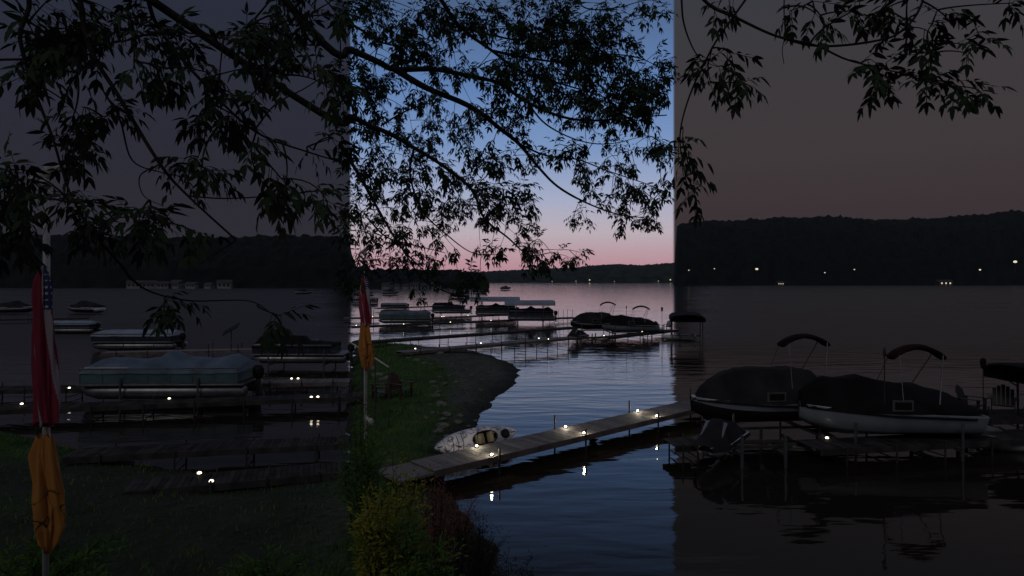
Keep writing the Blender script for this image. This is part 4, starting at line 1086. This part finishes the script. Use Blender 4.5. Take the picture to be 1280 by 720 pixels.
def cluster(tip, frm, leaf, n_comp, pool=None):
    """twig from a branch to the tip with compound leaves along its end"""
    span = (tip-frm).length
    midp = (frm+tip)/2+Vector((random.gauss(0,.12),random.gauss(0,.12),random.uniform(.02,.22)))*span
    pts_ = bez(frm, midp, tip, 7)
    if pool is not None: pool.extend(pts_[2:])
    tube(bmm, [loc(p) for p in pts_], [.0045*leaf/.07*(1-.6*i/6)+.0008 for i in range(7)], 4, cap=False)
    d = (pts_[-1]-pts_[-2]).normalized()
    for k in range(n_comp):
        q = 1-.16*k/ max(1,n_comp) - (.05*random.random())
        ii = min(5, int(q*6)); base = pts_[ii].lerp(pts_[ii+1], q*6-ii)
        base = tip - d*(leaf*.55*k*.35)
        a = random.uniform(0,2*PI); o1 = d.orthogonal().normalized(); o2 = d.cross(o1)
        dv = d*.5+(o1*math.cos(a)+o2*math.sin(a))*.9+Vector((0,0,-.35))
        leaves.compound(base, dv, leaf*1.7, leaf, 3 if random.random() < .6 else 2)
def blob(px, py, r, n_, dlo, dhi, pool, leaf, ncomp=(4,6), maxlen=1.2):
    for _ in range(n_):
        a = random.uniform(0,2*PI); q = math.sqrt(random.random())*r
        d = random.uniform(dlo, dhi); tip = P(px+q*math.cos(a), py+q*.85*math.sin(a), d)
        best = None; bd = 1e9
        for p in pool:
            # prefer branch points that lie above and towards the trunk
            dd = (p-tip).length + .5*max(0, tip.z-p.z) + .35*max(0, p.x-tip.x)
            if dd < bd: bd = dd; best = p
        cluster(tip, best, leaf, random.randint(*ncomp), pool)
mid_blobs = [(560,130,90,32),(650,180,100,40),(700,220,80,28),(745,262,65,22),(480,150,70,22),(600,60,70,22),(680,40,50,10),(420,60,60,13),(350,40,50,9),(520,230,60,14),(600,260,60,15),
 (800,170,40,6),(820,230,30,4),(800,20,35,6),(790,350,40,7),(820,390,28,4),(760,210,50,10),(640,330,50,9),(700,380,50,9),(650,450,45,8),(740,470,45,9),(800,490,35,6),(785,570,30,5),(610,560,25,4),(700,520,30,5),(720,570,25,3),
 (60,210,50,10),(130,60,50,8),(60,60,45,8),(240,80,40,5),(20,150,40,7),(30,20,40,6),(160,150,35,6),(300,140,60,12),(190,90,50,8),(260,210,45,6),(290,30,60,13),(500,40,60,13),(560,15,50,10),(430,190,50,10),(250,330,35,6),(320,340,30,5),(60,30,60,12),(130,110,50,8),(40,250,50,9),(170,240,40,6),(100,330,50,8),(390,170,50,9),(230,20,45,9),(110,430,45,7),(60,400,40,6),(350,440,40,6),(700,110,50,12),(620,130,60,14),(100,230,35,5),(180,400,60,17),(230,460,55,15),(120,490,50,13),(160,340,40,8),(300,500,50,12),(345,525,45,10),(400,490,45,8),(250,290,28,4),(210,130,30,3),
 (370,280,45,9),(420,290,35,6),(340,390,35,4),(400,400,40,7),(470,400,30,4),(570,380,30,5),(450,320,35,4),(400,560,45,9),(450,580,40,7),(490,650,38,9),(575,645,28,5),(380,640,28,4),(480,500,28,4),(510,690,20,3),
 (60,540,50,9),(200,560,45,8),(280,580,35,5),(150,600,40,6),(250,650,35,4),(90,660,40,6),(40,620,40,6),(180,680,30,4),(20,450,35,6),(30,330,30,5),(40,690,30,3),(20,560,30,5),(130,690,28,3),
 (270,725,34,4),(325,735,26,4),(340,700,20,2),(200,745,22,2),(30,720,22,2)]
for x, y, r, n_ in mid_blobs:
    px, py = z6(x, y); blob(px, py, 1.18*r/K, int(n_*1.25)+1, 5.4, 7.4, mid_pts, .060*random.uniform(.8,1.2))
left_blobs = [(60,20,55,9),(150,30,50,9),(230,45,40,7),(300,65,40,6),(340,20,45,7),(400,20,38,6),(100,60,40,6),(25,70,38,6),(190,85,25,3),(260,90,25,3),(330,95,22,3),(425,105,22,3),
 (112,160,34,6),(95,185,26,4),(142,150,20,2),(250,142,20,3),(282,150,20,3),(300,120,16,2),(330,175,16,2),(402,175,22,3),(230,212,22,4),(266,212,18,3),(355,240,22,4),(400,242,18,3),(100,262,26,5),(118,292,22,4),(178,258,20,3),(202,285,20,3),(170,288,18,2),
 (8,215,20,6),(4,260,22,6),(15,290,20,4),(250,285,14,1),(200,384,14,2),(345,398,12,2),(225,382,10,1),(355,60,25,3),(385,85,20,2)]
for x, y, r, n_ in left_blobs: blob(x, y, r, n_, 2.2, 3.0, side_pts, .060*random.uniform(.85,1.15), (4,6))
right_blobs = [(905,72,20,3),(888,88,18,3),(928,105,12,2),(1008,18,22,3),(1040,38,14,2),(1080,80,22,3),(1108,95,20,3),(1150,108,20,3),(1188,112,18,3),(1215,118,14,2),(1152,68,14,2),(1150,28,22,3),(1128,8,22,3),(1212,58,14,2),(1172,18,18,2),(1222,44,8,1),(900,2,16,2),(1262,2,12,2),(1100,18,18,2),(1060,12,16,2),
 (852,172,5,1),(860,192,8,1),(858,218,10,2),(872,238,10,2),(846,200,8,1)]
for x, y, r, n_ in right_blobs: blob(x, y, r, n_, 2.45, 2.9, side_pts, .058, (3,4))
for _ in range(190):  # unseen extra crown leaves, added on the sun's path to shade the left bank
    v = Vector((random.gauss(-6.2,1.2), random.gauss(.2,1.3), random.uniform(7.6,10.5)))
    cluster(v, Vector((-6.1,2.75,random.uniform(7.4,9.4))), .085, 7)
# upper crown, out of frame, so the tree is whole from elsewhere
for _ in range(170):
    v = Vector((random.gauss(-5.0,2.2), random.gauss(4.0,2.0), random.uniform(9.5,13)))
    if v.z < H+.5*v.y+1.2: continue
    cluster(v, Vector((-6.1,2.85,random.uniform(8,10.4))), .08, 6)
obj('branch', bmm, M['bark'], tree)
lo_ = leaves; lo_.V = [(x-T0.x, y-T0.y, z-T0.z) for x, y, z in lo_.V]
lo_.build('foliage', M['leaf'], tree)

# ------------------------------------------------------------------ shrubs and weeds on the bank
def shrub(label, px, py_top, d, rad, m, n_stem, per, leaf, cat='shrub', name='shrub', group='shrubs on the bank', lean=0, aspect=.3, up=.5):
    X = (px-CX)/F*d; g = height(X, d); hgt = max(.4, P(px, py_top, d).z-g)
    t = tag(empty(name, (X, d, g)), label, cat, group)
    bs = B(); lm = LeafMesh()
    for k in range(n_stem):
        a = random.uniform(0,2*PI); q = rad*math.sqrt(random.random()); hh = hgt*(1-.45*(q/rad)**2)*random.uniform(.45,1.12)
        b0 = Vector((q*.35*math.cos(a), q*.35*math.sin(a), -.05)); tip = Vector((q*math.cos(a)+lean*hh, q*math.sin(a), hh))
        pts_ = bez(b0, Vector((b0.x*.9, b0.y*.9, hh*.7)), tip, 6); tube(bs, pts_, [.012,.010,.008,.006,.004,.002], 4, cap=False)
        for j in range(per):
            t_ = random.uniform(.22,1)**.8; i_ = min(4, int(t_*5)); p = pts_[i_].lerp(pts_[i_+1], t_*5-i_)
            dv = Vector((random.gauss(0,1),random.gauss(0,1),random.gauss(up,.7))).normalized()
            p = p+dv*random.uniform(0,.16)*min(1,hgt)
            ll = leaf*random.uniform(.6,1.2); lm.leaflet(p, dv, Vector((random.gauss(0,1),random.gauss(0,1),1)).normalized(), ll, ll*aspect)
    obj('stem', bs, M['bark'], t); lm.build('foliage', m, t)
    return t
random.seed(3)
shrub('yellow green bush in the lower left of the middle, brightest of the bank', 496, 570, 8.2, .5, M['bush_yellow'], 46, 80, .075)
shrub('green bush at the bottom below the yellow green one', 512, 640, 7.2, .6, M['bush_green'], 55, 90, .075)
shrub('yellow green bush spreading at the foot of the flagpole bank', 474, 612, 7.2, .42, M['bush_yellow'], 50, 85, .08)
shrub('dark green shrub behind the flagpole foot', 447, 500, 12.6, .5, M['bush_green'], 40, 80, .08)
shrub('small green shrub beside the small white bag', 462, 540, 11.5, .55, M['bush_green'], 40, 80, .09)
shrub('tall reddish weeds growing by the dock end', 545, 585, 10.2, .5, M['weed_red'], 60, 30, .07, 'weeds', 'weed_clump', 'weed clumps on the bank', .0, .18, 1.2)
shrub('reddish weeds just left of the dock end', 520, 590, 9.9, .4, M['weed_red'], 40, 30, .07, 'weeds', 'weed_clump', 'weed clumps on the bank', .0, .18, 1.2)
shrub('dark brown weeds right of the green bush', 570, 645, 8.6, .5, M['weed_dark'], 45, 40, .07, 'weeds', 'weed_clump', 'weed clumps on the bank', .05, .2, .8)
shrub('dark weeds on the mud edge below the dock', 600, 640, 11.0, .5, M['weed_dark'], 45, 30, .06, 'weeds', 'weed_clump', 'weed clumps on the bank', .0, .2, 1)
shrub('reddish brown weeds on the mud right of the dock end', 572, 612, 12.5, .55, M['weed_red'], 45, 26, .06, 'weeds', 'weed_clump', 'weed clumps on the bank', .0, .18, 1.2)
shrub('low dark weeds over the water at the bottom, rightmost', 640, 690, 7.6, .5, M['weed_dark'], 35, 35, .06, 'weeds', 'weed_clump', 'weed clumps on the bank', .1, .2, .8)
shrub('dark weeds at the bottom between the green bush and the open water', 600, 668, 8.2, .45, M['weed_dark'], 35, 35, .06, 'weeds', 'weed_clump', 'weed clumps on the bank', .08, .2, .8)
shrub('broad dark green bush in the bottom left corner', 40, 690, 6.2, .9, M['bush_green'], 40, 80, .08)
shrub('low dark green bush at the bottom right of the larger flagpole', 330, 700, 6.6, .8, M['bush_green'], 40, 80, .07)

# lawn grass
random.seed(9)
g = LeafMesh(); cnt = 0; cand = []
for _ in range(90000):
    d = 8.5+44*random.random()**1.7; px = random.uniform(-40, 650); cand.append(((px-CX)/F*d, d))
ca = np.array(cand); dl = land_dist(ca[:,0], ca[:,1])
for (x, y), dd in zip(cand, dl):
    if dd < .25 or cnt > 42000: continue
    gr = gravelness(x, y)
    if random.random() < gr*.97: continue
    if x < -3.4 and y < 18.5 and random.random() < .75: continue
    z = height(x, y, dd); h_ = random.uniform(.05,.16)*(1+y*.01)*(.8+.7*noise.noise(Vector((x*1.3,y*1.3,4))))
    i = len(g.V); a = random.uniform(0,PI); wx, wy = .010*(1+y/14)*math.cos(a), .010*(1+y/14)*math.sin(a); lx, ly = random.gauss(0,.04), random.gauss(0,.04)
    g.V += [(x-wx,y-wy,z-.02),(x+wx,y+wy,z-.02),(x+lx,y+ly,z+h_)]; g.F.append((i,i+1,i+2)); cnt += 1
go = g.build('grass', M['grassblade'], None); tag(go, 'short green lawn grass covering the bank', 'grass', kind='stuff')

# evening haze over the lake
HAZE = True
if HAZE:
    bm = B(); box(bm, (-2600,-60,-3), (2600,2300,160))
    hm = bpy.data.materials.new('haze_air'); hm.use_nodes = True; hn = hm.node_tree.nodes
    hn.remove(hn['Principled BSDF']); pv = hn.new('ShaderNodeVolumePrincipled'); pv.inputs['Color'].default_value = (.62,.75,.95,1); pv.inputs['Density'].default_value = .00007
    hm.node_tree.links.new(pv.outputs[0], hn['Material Output'].inputs['Volume'])
    hz = obj('haze', bm, hm); tag(hz, 'thin blue evening haze over the lake', 'haze', kind='stuff')
